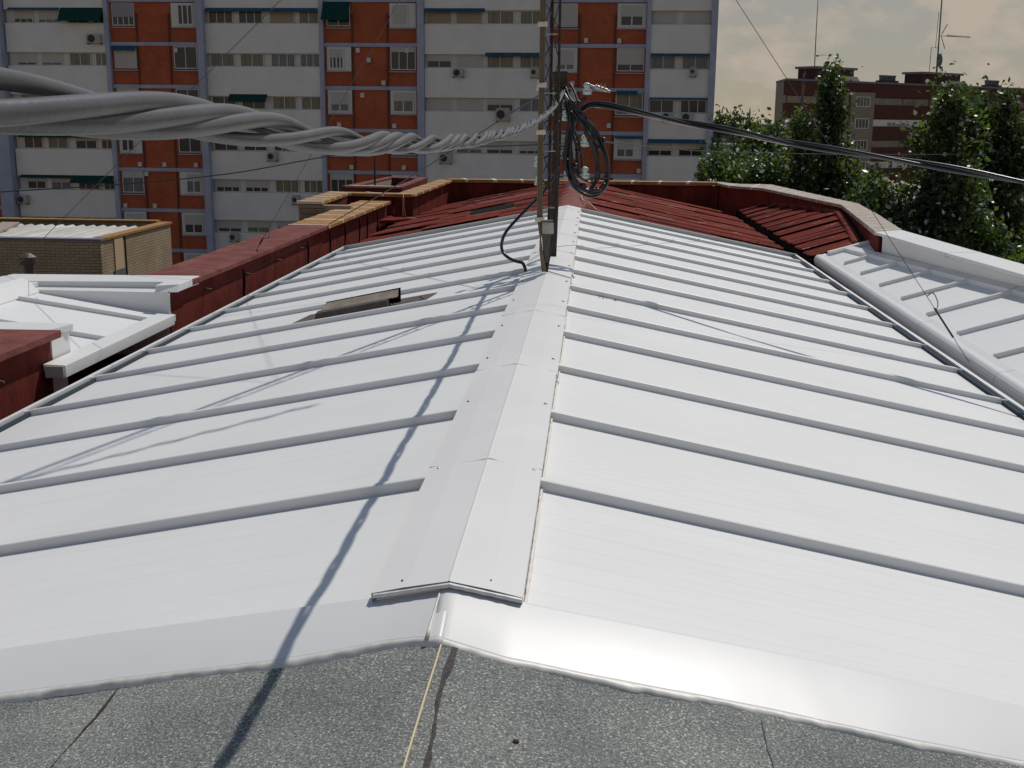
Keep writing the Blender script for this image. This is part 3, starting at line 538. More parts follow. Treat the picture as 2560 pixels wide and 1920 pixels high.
# ------------------------------------------------------------------ right wing: fascia, white sheets, red sheets, parapet
KW = 0.30
def wingz(x): return 11.39 + KW * (x - 3.5)
t = thing('white_wing_roof', 'white ribbed sheet roof of the right wing beyond the valley gutter', 'roof', (4, 11, 11.4), group='white side roofs'); of = t.location
def fx(y): return 3.385 + 0.0098 * (y - 8)
def px_in(y): return 3.95 + 0.1045 * (14.74 - y)
YW0, YW1 = 3.0, 16.25
m_ = MB().loft([[(fx(y) + 0.05, y, wingz(fx(y) + .05) - .05), (px_in(y) + 0.35, y, wingz(px_in(y) + .35) - .05), (px_in(y) + 0.35, y, wingz(px_in(y) + .35)), (fx(y) + 0.05, y, wingz(fx(y) + .05))] for y in (YW0, 10, YW1)]); place(m_, 'roof_sheet', 'white', t, of)
for k in range(13):
    y = 16.12 - k * 0.99
    xa, xb = fx(y) + 0.15, px_in(y) + 0.02
    place(MB().loft([[(x, y, wingz(x) - .01), (x, y + .006, wingz(x) + .042), (x, y + .042, wingz(x) + .042), (x, y + .06, wingz(x) - .01)] for x in (xa, xb)]), 'rib', 'white', t, of)
    # stepped closure between ribs at the parapet foot
    yb2 = y - 0.93; xq = px_in(y) - 0.0; xr = px_in(yb2) - 0.0
    place(MB().loft([[(xq, y + .03, wingz(xq) - .01), (xq, y + .03, wingz(xq) + .048), (xq + .10, y + .03, wingz(xq + .1) + .05), (xq + .1, y + .03, wingz(xq + .1) - .02)], [(xr, yb2, wingz(xr) - .01), (xr, yb2, wingz(xr) + .048), (xr + .1, yb2, wingz(xr + .1) + .05), (xr + .1, yb2, wingz(xr + .1) - .02)]]), 'foot_flashing', 'flash', t, of)
brk = [3.0, 6.3, 8.7, 10.9, 13.0, 14.9, 16.42]
for ya, yb in zip(brk[:-1], brk[1:]):
    prof = lambda x, y: [(x + .13, y, 11.24)] + [(x + .045 - .055 * math.cos(R(a)), y, 11.325 + .082 * math.sin(R(a))) for a in (-75, -50, -25, 0, 20, 40, 60, 75)] + [(x + .08, y, 11.409), (x + .14, y, 11.425), (x + .14, y, 11.36)]
    place(MB().loft([prof(fx(ya + .004), ya + .004), prof(fx(yb - .004), yb - .004)]), 'fascia', 'flash', t, of)
# far edge trim of the white sheets, next to the red sheets
place(MB().loft([[(x, 16.16, wingz(x) + .004), (x, 16.16, wingz(x) + .05), (x, 16.27, wingz(x) + .05), (x, 16.27, wingz(x) - .03)] for x in (fx(16.2) + 0.14, 4.14)]), 'edge_trim', 'flash', t, of)
LI = [(3.95, 15.1), (px_in(12.77), 12.77), (px_in(10.9), 10.9), (px_in(8.5), 8.5), (px_in(3), 3.0)]
LO = [(4.37, 15.45), (px_in(12.77) + .40, 12.9), (px_in(10.9) + .37, 10.95), (px_in(8.5) + .36, 8.5), (px_in(3) + .36, 3.0)]
for k in range(4):
    a = [LI[k], LI[k + 1]]; b2_ = [LO[k], LO[k + 1]]
    if k: a = [(a[0][0], a[0][1] - .008), a[1]]; b2_ = [(b2_[0][0], b2_[0][1] - .008), b2_[1]]
    coping(t, of, a, b2_, 11.853, 0.035, 'flash', 'parapet_coping')
for k in range(1, 4): place(MB().hexa([(*LI[k], 11.81)] * 0 + [(LI[k][0] - .004, LI[k][1] - .016, 11.80), (LO[k][0] + .004, LO[k][1] - .016, 11.80), (LO[k][0] + .004, LO[k][1] + .010, 11.80), (LI[k][0] - .004, LI[k][1] + .01, 11.80)], [(LI[k][0] - .004, LI[k][1] - .016, 11.8555), (LO[k][0] + .004, LO[k][1] - .016, 11.8555), (LO[k][0] + .004, LO[k][1] + .01, 11.8555), (LI[k][0] - .004, LI[k][1] + .01, 11.8555)]), 'coping_joint', 'caulk', t, of)
rings = [[(a[0] + .12, a[1], 10.9), (a[0] + .10, a[1], 11.78), (a[0] + .08, a[1], 11.817), (b_[0] - .03, b_[1], 11.817), (b_[0] - .03, b_[1], 10.9)] for a, b_ in zip(LI, LO)]
place(MB().loft(rings), 'parapet_wall', 'flash', t, of)

t = thing('red_wing_roof', 'red corrugated roof of the right wing inside the curved parapet', 'roof', (4, 21, 11.5), group='red corrugated roofs'); of = t.location
xr_pts = [(16.28, 3.98), (18.0, 4.22), (20.2, 4.50), (22.5, 4.28), (24.6, 3.92), (25.9, 3.72)]
def xr_at(y): return float(np.interp(y, [p[0] for p in xr_pts], [p[1] for p in xr_pts]))
x0_ = fx(16.3) - .04
for q_ in range(13):
    y0_ = 16.45 + q_ * .73; jz_ = rng.normal(0, .004); yv = lambda v: y0_ + .78 * v; xv = lambda u, v: x0_ + (xr_at(yv(v)) - x0_) * u
    corr(t, of, None, .78, 1, lambda u, v: (xv(u, v), yv(v), wingz(xv(u, v)) - .022 + .036 * (1 - v) + jz_), 'roof_sheet', 'red_sheet', 8, period=.156, amp=.016)
place(MB().box(3.44, 3.48, 16.46, 26.0, 11.0, 11.325), 'shade_dark_fascia', 'dark_gap', t, of)  # fascia coloured near black to paint the eave shade
kp = MB().loft([[(xr_at(y) - .03, y, wingz(xr_at(y)) - .03), (xr_at(y) - .02, y, wingz(xr_at(y)) + .055), (xr_at(y) + .07, y, wingz(xr_at(y)) + .065), (xr_at(y) + .12, y, wingz(xr_at(y)) + .03), (xr_at(y) + .12, y, wingz(xr_at(y)) - .03)] for y in np.linspace(16.28, 25.2, 30)]); place(kp, 'verge_tile', 'red_sheet', t, of, True)
t = thing('red_parapet_wall', 'angled red parapet with weathered tiled coping round the right wing', 'wall', (4.4, 21, 11), group='red parapet walls'); of = t.location
CI = [(3.05, 25.93), (3.26, 25.55), (3.877, 24.69), (4.2, 22.4), (4.532, 20.04), (4.25, 17.6), (3.955, 15.11)]
CO = [(3.17, 26.34), (3.55, 26.3), (4.26, 26.2), (4.57, 23.3), (4.894, 20.4), (4.66, 17.9), (4.375, 15.46)]
CZ = [11.886, 11.85, 11.852, 11.852, 11.852, 11.852, 11.856]
coping(t, of, CI, CO, CZ, 0.055, 'grey_tile', 'tiled_coping'); mortars(t, of, CI[1:], CO[1:], CZ[1:], 0.52, w=0.035)
rings = [[(a[0] + .07, a[1] - .02 + (.10 if a[1] < 15.2 else 0), 10.6), (a[0] + .07, a[1] - .02 + (.10 if a[1] < 15.2 else 0), z_ - .056), (b_[0] - .05, b_[1] - .05, z_ - .056), (b_[0] - .05, b_[1] - .05, 10.6)] for a, b_, z_ in zip(CI, CO, CZ)]
place(MB().loft(rings), 'wall', 'red_paint', t, of)

# ------------------------------------------------------------------ roof hatch on the left slope
t = thing('roof_vent', 'low dark metal ridge vent box with side trays on the left white slope', 'vent', pl(-1, 1.5, 9.3, 11.96)); of = t.location
def ph(w, y, h): return tuple(np.array(pl(-1, w, y, 11.962 + h)))
place(MB().hexa([ph(1.02, 9.03, 0), ph(2.12, 9.03, 0), ph(2.02, 9.62, 0), ph(.93, 9.62, 0)], [ph(1.02, 9.03, .006), ph(2.12, 9.03, .006), ph(2.02, 9.62, .006), ph(.93, 9.62, .006)]), 'base_tray', 'hatch', t, of)
place(MB().hexa([ph(1.26, 9.10, .006), ph(1.86, 9.10, .006), ph(1.86, 9.26, .006), ph(1.26, 9.26, .006)], [ph(1.27, 9.112, .076), ph(1.85, 9.112, .070), ph(1.85, 9.20, .078), ph(1.27, 9.20, .082)]), 'box', 'hatch', t, of)
place(MB().hexa([ph(1.20, 9.19, .074), ph(1.83, 9.19, .070), ph(1.83, 9.275, .080), ph(1.20, 9.275, .080)], [ph(1.20, 9.185, .080), ph(1.83, 9.185, .076), ph(1.80, 9.28, .122), ph(1.20, 9.28, .130)]), 'lid', 'hatch_lid_lit', t, of)
place(MB().hexa([ph(1.185, 9.284, .02), ph(1.84, 9.284, .02), ph(1.84, 9.30, .02), ph(1.185, 9.30, .02)], [ph(1.185, 9.284, .138), ph(1.80, 9.284, .128), ph(1.80, 9.294, .128), ph(1.185, 9.294, .138)]), 'rear_flange', 'dark_gap', t, of)
for _ in range(16):
    a = rng.choice(3); w = (1.24, 1.02, 1.90)[a] + rng.normal(0, .012); y = rng.uniform(9.08, 9.5) if a != 2 else rng.uniform(9.05, 9.2); c = ph(w, y, .01); r_ = rng.uniform(.005, .011)
    place(MB().tube([(c[0] - r_, c[1], c[2]), (c[0], c[1], c[2] + r_), (c[0] + r_, c[1], c[2])], [r_ * .5, r_, r_ * .5], 5), 'sealant_blob', 'tar_bead', t, of, True)

# ------------------------------------------------------------------ lattice mast and post
t = thing('lattice_mast', 'slender rusty lattice antenna mast standing on the white ridge', 'mast', (0, 9.27, 12.0)); of = t.location
TOPZ = 19.3
legs = [(-0.052, 9.25), (0.072, 9.25), (0.01, 9.36)]
for lx, ly in legs:
    place(MB().tube([(0.0, 9.27, 12.02), (lx * .95 + .001, ly, 12.50), (lx, ly, 13.5), (lx + .012, ly, TOPZ)], [0.013, 0.011, 0.0105, 0.0105], 8), 'leg', 'mast_steel', t, of)
br_ = MB(); zs = np.arange(12.56, TOPZ, 0.22)
for k, z in enumerate(zs[:-1]):
    for i in range(3):
        a, b_ = legs[i], legs[(i + 1) % 3]; dx = .012 * (z - 13.5) / 5.8
        p, q = ((a, b_) if k % 2 else (b_, a)); br_.tube([(p[0] + dx, p[1], z), (q[0] + dx, q[1], z + .22)], 0.0038, 5)
place(br_, 'bracing', 'mast_steel', t, of)
hb = MB()
for z in np.arange(12.53, TOPZ, 0.44):
    for i in range(3): a, b_ = legs[i], legs[(i + 1) % 3]; hb.tube([(a[0], a[1] - .002, z), (b_[0], b_[1] - .002, z)], 0.0035, 5)
place(hb, 'strut', 'galv', t, of)
cx_ = MB()
for k in range(5):
    dx, dy = (-0.076 + .0085 * k, 9.225 + .006 * (k % 2)); top = TOPZ - .3
    cx_.tube([(-0.005 - .006 * k, 9.215, 12.03), (-.035 - .004 * k, 9.21, 12.2), (dx * .98, dy, 12.46), (dx - .002, dy, 12.9), (dx + .003, dy, 13.5), (dx + .008, dy, top)], 0.0065, 7)
place(cx_, 'coax_cable', 'coax', t, of, True)
for z in (12.44, 13.115, 13.47, 13.92):
    o = place(MB().box(-0.094, -0.020, 9.205, 9.242, z - .018, z + .018), 'cable_clamp', 'pale_band', t, of); bevel(o, 0.006)
place(MB().add([(-0.05, 9.20, 12.43), (0.05, 9.20, 12.43), (0.012, 9.215, 12.10), (-0.008, 9.215, 12.10), (-0.045, 9.33, 12.43), (0.05, 9.33, 12.43), (0.012, 9.3, 12.10), (-0.008, 9.3, 12.10)], [(0, 1, 2, 3), (4, 7, 6, 5), (0, 4, 5, 1), (1, 5, 6, 2), (0, 3, 7, 4), (2, 6, 7, 3)]), 'base_plate', 'plate', t, of)
place(MB().box(-0.035, 0.055, 9.193, 9.199, 12.33, 12.42), 'bracket', 'galv', t, of)
yg = MB(); zc = 18.3; yg.tube([(-0.55, 9.0, zc), (1.25, 9.7, zc)], 0.012, 6)
yg.tube([(-0.55 + 1.8 * q_, 9.0 + .7 * q_ + .03 * math.cos(q_ * 60), zc + .03 * math.sin(q_ * 60)) for q_ in np.linspace(0, 1, 110)], 0.012, 6)  # unseen boom and coil, shaped for the wavy shadow they cast
place(yg, 'antenna', 'galv', t, of)
t = thing('utility_post', 'dark angle iron post with insulators beside the lattice mast', 'post', (0.02, 10.5, 12.0)); of = t.location
def pxp(z): return 0.008 + (z - 12.05) * 0.0232
rings = [[(pxp(z) - .036, 10.46, z), (pxp(z) + .034, 10.46, z), (pxp(z) + .034, 10.53, z), (pxp(z) + .026, 10.53, z), (pxp(z) + .026, 10.469, z), (pxp(z) - .036, 10.469, z)] for z in (11.98, 12.8, 13.60)]
place(MB().loft(rings), 'angle_post', 'post_steel', t, of)
hl = MB()
for z in (12.86, 13.02, 13.2): hl.tube([(pxp(z) + .01, 10.4605, z), (pxp(z) + .01, 10.4585, z)], 0.008, 10)
place(hl, 'bolt_hole', 'pale_band', t, of)
hd = MB(); hd.box(0.0, 0.11, 10.44, 10.455, 13.47, 13.62); hd.box(0.05, 0.14, 10.425, 10.44, 13.38, 13.47); hd.tube([(0.085, 10.42, 13.44), (0.085, 10.36, 13.44)], 0.018, 10); hd.tube([(-.02, 10.45, 13.605), (.13, 10.45, 13.60)], .014, 8)
place(hd, 'clamp_head', 'post_steel', t, of)
def hook(*P, r=.009): return place(MB().tube(cr_spline(list(P), 6), r, 7), 'hook', 'wire_dark', t, of, True)
hook((.09, 10.44, 13.50), (.17, 10.3, 13.36), (.285, 10.2, 13.40))
hook((.06, 10.44, 13.49), (.13, 10.36, 13.515), (.18, 10.28, 13.44), (.21, 10.22, 13.37), (.25, 10.2, 13.355), (.283, 10.2, 13.385), r=.010)
for z in (13.30, 13.10, 12.96, 12.90, 12.72, 12.65): hook((pxp(z) + .03, 10.47, z), (pxp(z) + .06, 10.46, z - .005), (.115, 10.45, z - .003))
for z in (13.24, 12.93, 12.70, 13.47): hook((pxp(z) - .03, 10.47, z), (-.075, 10.46, z - .05), (-.13, 10.44, z - .035))
for z in (13.255, 12.99): hook((pxp(z), 10.45, z), (.05, 10.42, z - .004), (.10, 10.4, z - .01))
def insulator(x, y, z, s=1.0):
    prof = ((0.010, -.045), (.030, -.043), (.032, -.012), (.020, -.004), (.018, .003), (.027, .010), (.026, .026), (.012, .036), (.004, .038)); rings = []
    for r_, h in prof: rings.append([(x + s * r_ * math.cos(a), y + s * r_ * math.sin(a), z + s * h) for a in np.linspace(0, 2 * math.pi, 14, endpoint=False)])
    return place(MB().loft(rings), 'insulator', 'insul', t, of, True)
for p in ((.287, 10.2, 13.475, 1.25), (.275, 10.2, 13.04, 1.25), (.282, 10.2, 12.77, 1.3), (.106, 10.3, 13.25, 1.1), (.115, 10.42, 12.97, 1.0), (-.137, 10.44, 12.85, 1.1), (-.125, 10.44, 13.505, 1.1), (.118, 10.42, 12.74, .9), (-.137, 10.44, 12.68, .9)): insulator(*p)
cl = MB(); cl.tube([(.29, 10.2, 13.505), (.36, 10.2, 13.48)], .010, 8); cl.tube([(.355, 10.2, 13.485), (.455, 10.2, 13.455)], [.020, .017], 8); cl.tube([(.455, 10.2, 13.455), (.48, 10.2, 13.445)], .010, 8)
for s_ in (.375, .405, .435): cl.tube([(s_, 10.2, 13.47), (s_, 10.2, 13.512)], .006, 6)
place(cl, 'dead_end_clamp', 'galv', t, of)

# ------------------------------------------------------------------ twisted aerial cable
ctr = cr_spline([(0.05, -3.0, 13.24), (0.05, -1.2, 13.235), (0.05, 0.3, 13.231), (0.05, 0.594, 13.226), (0.05, 0.904, 13.214), (0.05, 1.216, 13.199), (0.05, 1.6, 13.184), (0.05, 2.3, 13.170), (0.05, 3.2, 13.164), (0.05, 4.9, 13.177), (0.05, 6.7, 13.219), (0.053, 8.6, 13.29), (0.062, 9.6, 13.36), (0.085, 10.36, 13.455)], 40)
t = thing('twisted_cable', 'thick grey twisted aerial cable sweeping from the left edge to the post', 'cable', (0.05, 0, 13.2)); of = t.location
for s_ in range(4):
    ph0 = (0, 57, 114, 232)[s_]; pts = []; rs = 0.0071 if s_ < 3 else 0.006
    for p in ctr:
        jig = 0.05 * math.sin(p[1] * 3.1 + s_ * 2); a = 2 * math.pi * p[1] / 0.82 + jig - R(ph0) + R(60); o_ = 0.0110 if s_ < 3 else 0.0102
        pts.append((p[0] + o_ * math.cos(a), p[1], p[2] + o_ * math.sin(a)))
    place(MB().tube(pts, rs, 12), 'strand', 'cable_grey', t, of, True)
# black twisted line to the right
bl = cr_spline([(0.168, 10.35, 13.14), (0.212, 10.3, 13.259), (0.297, 10.25, 13.33), (0.399, 10.2, 13.34), (0.601, 10.1, 13.305), (1.06, 9.9, 13.207), (1.519, 9.6, 13.128), (1.947, 9.3, 13.042), (2.761, 8.9, 12.923), (3.416, 8.6, 12.81), (3.962, 8.3, 12.711), (6.2, 7.1, 12.35), (10, 5.1, 11.9)], 16)
t = thing('black_cable', 'heavy black twisted cable sagging from the coil to the right edge', 'cable', (1, 9.8, 13)); of = t.location
acc = 0
for s_ in range(2):
    pts = []; acc = 0
    for k, p in enumerate(bl):
        if k: acc += np.linalg.norm(p - bl[k - 1])
        a = acc * 2 * math.pi / 1.9 + s_ * math.pi; pts.append((p[0], p[1] + .014 * math.cos(a), p[2] + .014 * math.sin(a)))
    place(MB().tube(pts, 0.015, 10), 'strand', 'cable_black', t, of, True)
place(MB().tube([(x + .02, y, z - .028) for x, y, z in bl[40:110]], 0.004, 6), 'messenger_wire', 'pale_band', t, of, True)
# spare coil hanging on the post
t = thing('cable_coil', 'hanging coil of spare black cable beside the post', 'cable coil', (0.3, 10.2, 12.9)); of = t.location
for k in range(9):
    jx, jz = rng.normal(0, .014), rng.normal(0, .02); w = rng.uniform(.85, 1.06); yk = 10.2 + rng.normal(0, .02)
    loop = [(.115, 13.36), (.150, 13.20), (.130, 13.02), (.122, 12.86), (.165, 12.72), (.235, 12.645), (.33, 12.600), (.42, 12.625), (.475, 12.72), (.468, 12.86), (.425, 13.0), (.36, 13.12), (.27, 13.20), (.20, 13.26), (.135, 13.34)]
    inner = (k % 3 == 0); P = []
    for x, z in loop:
        X_ = .30 + (x - .30) * w + jx; Z_ = 13.0 + (z - 13.0) * (1.0 if not inner else .93) + jz
        if inner and x > .34: X_ -= .07
        P.append((X_, yk + .02 * math.sin(z * 9 + k), Z_))
    place(MB().tube(cr_spline(P, 6), rng.uniform(.0085, .0125), 8), 'loop', 'cable_black', t, of, True)
sp = MB()
for x0, x1 in ((.115, .16), (.13, .20), (.14, .235), (.12, .15)): sp.tube(cr_spline([(.095, 10.3, 13.43), (x0, 10.22, 13.34), (.16 + rng.normal(0, .015), 10.2, 13.2), (x1, 10.2, 13.0), (x1 + .03, 10.2, 12.75)], 6), .0105, 7)
for p in ((.44, 13.05), (.475, 12.73), (.205, 12.83), (.225, 12.95), (.40, 12.98), (.28, 12.66)): sp.tube([(p[0] - .03, 10.18, p[1] + .012), (p[0], 10.17, p[1]), (p[0] + .02, 10.18, p[1] - .02)], [.008, .02, .012], 8)
place(sp, 'splice', 'cable_black', t, of, True)
tp = MB()
for p in ((.135, 12.88), (.155, 12.84), (.30, 12.63), (.40, 12.635), (.455, 12.68), (.16, 13.28)): tp.tube([(p[0] - .006, 10.155, p[1]), (p[0] + .006, 10.155, p[1] + .004)], .006, 6)
place(tp, 'tape', 'pale_band', t, of)
# black feed going through the roof
cdp = cr_spline([(0.046, 10.42, 12.80), (-.03, 10.22, 12.65), (-.121, 10.1, 12.543), (-.262, 10.0, 12.401), (-.374, 9.9, 12.272), (-.403, 9.8, 12.173), (-.375, 9.7, 12.11), (-.30, 9.65, 12.065), (-.21, 9.62, 12.045)], 8)
t = thing('feed_cable', 'curved black conduit looping from the post down to the left slope', 'cable', (-.3, 9.8, 12.2)); of = t.location
place(MB().tube(cdp, .0135, 10), 'conduit', 'cable_black', t, of, True); place(MB().tube([(-.21, 9.62, 12.045), (-.19, 9.615, 12.0), (-.185, 9.61, 11.95)], [.014, .014, .014], 10), 'roof_gland', 'cable_black', t, of, True)
# wires
def wire(name, label, pts, r, m='wire_steel', cat='wire', per=8): return tag(MB().tube(cr_spline(pts, per) if len(pts) > 2 else pts, r, 6).build(name, m, None, True), label, cat)
wire('guy_wire', 'thin guy wire slanting from the mast to the far left parapet', [(-.02, 9.27, 15.99), (-5.55, 11.3, 11.61)], .0032)
g2 = thing('guy_wire', 'thin guy wire slanting from the mast to the red wall coping, with a turnbuckle', 'wire', (-3.75, 14.05, 11.6)); of = g2.location
A_, B_ = np.array((-.02, 9.3, 15.95)), np.array((-3.755, 14.05, 11.62)); place(MB().tube([A_, B_], .003, 6), 'strand', 'wire_steel', g2, of)
place(MB().tube([A_ + (B_ - A_) * .965, A_ + (B_ - A_) * .985], .011, 8), 'turnbuckle', 'wire_dark', g2, of); place(MB().tube(cr_spline([A_ + (B_ - A_) * .955, A_ + (B_ - A_) * .958 + np.array((.05, 0, .06)), A_ + (B_ - A_) * .965 + np.array((.06, .03, 0)), A_ + (B_ - A_) * .966], 6), .004, 5), 'loose_end', 'wire_steel', g2, of)
g4 = thing('guy_wire', 'thin guy wire slanting down right from the mast over the white wing, with a turnbuckle', 'wire', (3.394, 9.31, 11.33)); of = g4.location
A_, B_ = np.array((.03, 9.27, 16.0)), np.array((3.40, 9.312, 11.34)); place(MB().tube([A_, B_], .0026, 6), 'strand', 'wire_steel', g4, of)
place(MB().tube([A_ + (B_ - A_) * .905, A_ + (B_ - A_) * .955], .008, 8), 'turnbuckle', 'wire_dark', g4, of); place(MB().tube(cr_spline([A_ + (B_ - A_) * .885, A_ + (B_ - A_) * .89 + np.array((.03, 0, .05)), A_ + (B_ - A_) * .90 + np.array((.04, 0, .02)), A_ + (B_ - A_) * .91], 6), .004, 5), 'loose_end', 'wire_dark', g4, of)
wire('stay_cable', 'dark stay cable running from the post down to the ochre tiled coping', [(-.007, 10.48, 13.497), (-1.8, 13.8, 12.53), (-3.603, 17.298, 11.63)], .0062, 'wire_dark')
wire('service_wire', 'thin black service wire drooping left from the post across the facade', [(-6.614, 12.5, 12.34), (-6.103, 12.4, 12.38), (-4.692, 12.2, 12.491), (-3.35, 11.8, 12.639), (-2.077, 11.4, 12.862), (-1.081, 11.0, 12.948), (-.461, 10.8, 12.97), (.02, 10.5, 12.999)], .0065, 'wire_dark')
wire('service_wire', 'thin black service wire running right from the post towards the trees', [(.055, 10.5, 13.01), (.416, 12, 12.996), (1.178, 14, 12.894), (1.937, 16, 12.807), (3.303, 19, 12.717), (5.284, 23, 12.605), (12, 36, 12.3)], .0075, 'wire_dark')

# ------------------------------------------------------------------ apartment block
ap = thing('apartment_block', 'long grey and orange brick apartment block across the background', 'building', (1.941, 79.284, 0), -0.02)
def bz(k): return 17.9 - 2.8 * k
ZT, ZB = 22.6, -0.5
SEC = {'S1': (-41.95, -34.90), 'S2': (-27.88, -20.08), 'S3': (-12.98, -4.95), 'S4': (1.95, 5.85)}
RED = {'R0': (-52.0, -42.9), 'R1': (-34.62, -28.5), 'R2': (-19.82, -13.48), 'R3': (-4.66, 1.65)}
def apb(mb, name, m, parent=ap, smooth=False): return mb.build(name, m, parent, smooth)
apb(MB().box(-52, 6.15, 0.5, 12, ZB, ZT - .3), 'body', 'facade_grey')
KS = range(-1, 8)
for nm, (a, b_) in SEC.items():
    mb = MB()
    for k in KS:
        z0 = bz(k) + 2.22 if k > -1 else 20.05 + 2.9; 
        lo, hi = bz(k) - 2.8 + 2.22, bz(k) + 1.33
        mb.box(a, b_, 0.0, 0.5, lo if k < 7 else ZB, hi if k > -1 else ZT)
    apb(mb, 'spandrel', 'facade_grey')
    rec = MB().box(a, b_, 0.32, 0.49, ZB + 3, ZT - 1); apb(rec, 'recess_wall', 'frame_white')
for nm, (a, b_) in RED.items():
    apb(MB().box(a, b_, 0.22, 0.49, ZB, 20.62), 'brick_wall', 'brick_red'); apb(MB().box(a, b_, 0.10, 0.49, 20.63, ZT), 'parapet', 'lilac')
    fb_ = MB()
    for k in range(0, 7): fb_.box(a, b_, 0.10, 0.21, bz(k) - .12, bz(k) + .12)
    apb(fb_, 'floor_band', 'lilac')
for a, b_, yf in ((-43.0, -42.05, -.6), (-34.9, -34.6, -.12), (-28.32, -27.88, -.55), (-20.08, -19.8, -.12), (-13.46, -13.0, -.2), (-4.95, -4.66, -.12), (1.65, 1.95, -.12), (5.8, 6.22, -.2)):
    apb(MB().box(a, b_, yf, 0.3, ZB, ZT + .1), 'pilaster', 'lilac')
for xp in (-32.73, -30.48, -17.88, -15.5, -2.72, -0.38):
    p_ = MB().tube([(xp, 0.15, ZB), (xp, 0.15, 19.9)], 0.055, 8)
    for k in range(0, 6): p_.tube([(xp, .15, bz(k) + 1.05), (xp + .5 * (1 if xp in (-30.48, -15.5, -.38) else -1), .17, bz(k) + 1.07)], .04, 6)
    apb(p_, 'downpipe', 'pipe')
for u, z in ((-33.62, 17.75 - .3), (-30.06, 17.5), (-17.51, 17.55), (-14.19, 17.55), (-16.78, 16.92), (-15.8, 15.45), (-17.26, 14.63), (-18.9, 12.67), (-15.1, 12.63), (-18.1, 9.85), (-14.48, 9.85), (-4.45, 18.23), (-2.27, 18.24), (-.1, 18.22), (-3.11, 15.49), (-.63, 12.8), (1.45, 9.85), (-33.05, 9.85), (-31.3, 9.85), (-29.05, 9.85), (-32.63, 9.2), (-34.3, 7.0), (-32.16, 7.0)):
    apb(MB().box(u - .13, u + .13, .06, .215, z - .15, z + .15), 'vent_cover', 'vent')
def window(u0, u1, z0, z1, y, blind, n, tint, fm='frame_white', bm='blind', fwid=.055):
    fr_ = MB(); d = .07
    fr_.box(u0, u1, y - d, y, z1 - fwid, z1); fr_.box(u0, u1, y - d, y, z0, z0 + fwid); fr_.box(u0, u0 + fwid, y - d, y, z0 + fwid, z1 - fwid); fr_.box(u1 - fwid, u1, y - d, y, z0 + fwid, z1 - fwid)
    for k in range(1, n): c = u0 + (u1 - u0) * k / n; fr_.box(c - fwid * .45, c + fwid * .45, y - d * .9, y - .002, z0 + fwid, z1 - fwid)
    w = apb(fr_, 'window', fm)
    apb(MB().box(u0 + fwid, u1 - fwid, y - .03, y - .012, z0 + fwid, z1 - fwid), 'pane', 'glass_' + tint, w)
    if blind > 0.05: apb(MB().box(u0 + fwid * .7, u1 - fwid * .7, y - d * 1.15, y - d * .93, z1 - fwid * .5 - blind * (z1 - z0 - fwid), z1 - fwid * .5), 'blind', bm, w)
    return w
UN = {'S1': [(-41.39, -40.02), (-39.65, -38.17), (-37.66, -36.11), (-35.8, -34.95)], 'S2': [(-27.72, -26.04), (-25.65, -24.0), (-23.51, -21.84), (-21.51, -20.15)],
      'S3': [(-12.87, -11.19), (-10.9, -9.14), (-8.84, -7.04), (-6.65, -5.0)], 'S4': [(2.0, 3.62), (4.04, 5.76)]}
G_ = (0, 2, 'o')
SP = {'S1': {0: [(.7, 3, 'd'), (.75, 3, 'b'), (.2, 2, 'd'), (.2, 2, 'd')], 1: [(.8, 2, 'd'), (.8, 2, 'b'), (0, 2, 'o'), (0, 2, 'o')], 2: [G_, G_, (.5, 2, 'd'), G_], 3: [(0, 2, 'r'), (0, 2, 'o'), (.35, 2, 'd'), (.3, 2, 'r')], 4: [(.4, 2, 'd'), (.45, 2, 'b'), (.3, 3, 'd'), (.3, 2, 'd')], 5: [G_, G_, G_, G_]},
      'S2': {0: [(0, 3, 'r'), (0, 3, 'd'), (1, 2, 't'), (0, 2, 'o')], 1: [G_, G_, (0, 3, 'b'), (0, 3, 'b')], 2: [(0, 2, 'd'), (0, 2, 'd'), G_, G_], 3: [(0, 2, 'd'), (0, 2, 'd'), (.6, 3, 'd'), (.5, 2, 'd')], 4: [(.65, 3, 'd'), (.65, 3, 'd'), (0, 3, 'o'), (0, 3, 'o')], 5: [(.7, 2, 'd'), (.6, 2, 'o'), (.55, 2, 'd'), (.3, 2, 'd')]},
      'S3': {0: [(1, 1, 't'), (1, 1, 't'), G_, G_], 1: [(.5, 2, 'd'), (.95, 2, 'b'), G_, G_], 2: [(.95, 1, 'b'), (.95, 1, 'b'), (.5, 2, 'd'), (0, 2, 'b')], 3: [(.7, 2, 'b'), (.7, 2, 'b'), (.7, 2, 'd'), (.75, 3, 'd')]},
      'S4': {0: [(.95, 2, 'b'), (.95, 2, 'b')], 1: [(0, 2, 'b'), (0, 2, 'b')], 2: [(0, 2, 'd'), (0, 3, 'd')], 3: [(.6, 2, 'd'), (.45, 2, 'd')]}}
for nm, fl in SP.items():
    for k, us in fl.items():
        for (a, b_), (bl_, n, ti) in zip(UN[nm], us):
            tn = ti == 't'; window(a, b_, bz(k) + 1.345, bz(k) + 2.215, .30, min(.97, bl_), n, 'o' if tn else ti, bm='blind_t' if tn else 'blind')
RU = {'R1': [(-34.4, -32.85), (-30.22, -28.6)], 'R2': [(-19.6, -18.0), (-15.3, -13.6)], 'R3': [(-4.6, -2.85), (-.22, 1.58)]}
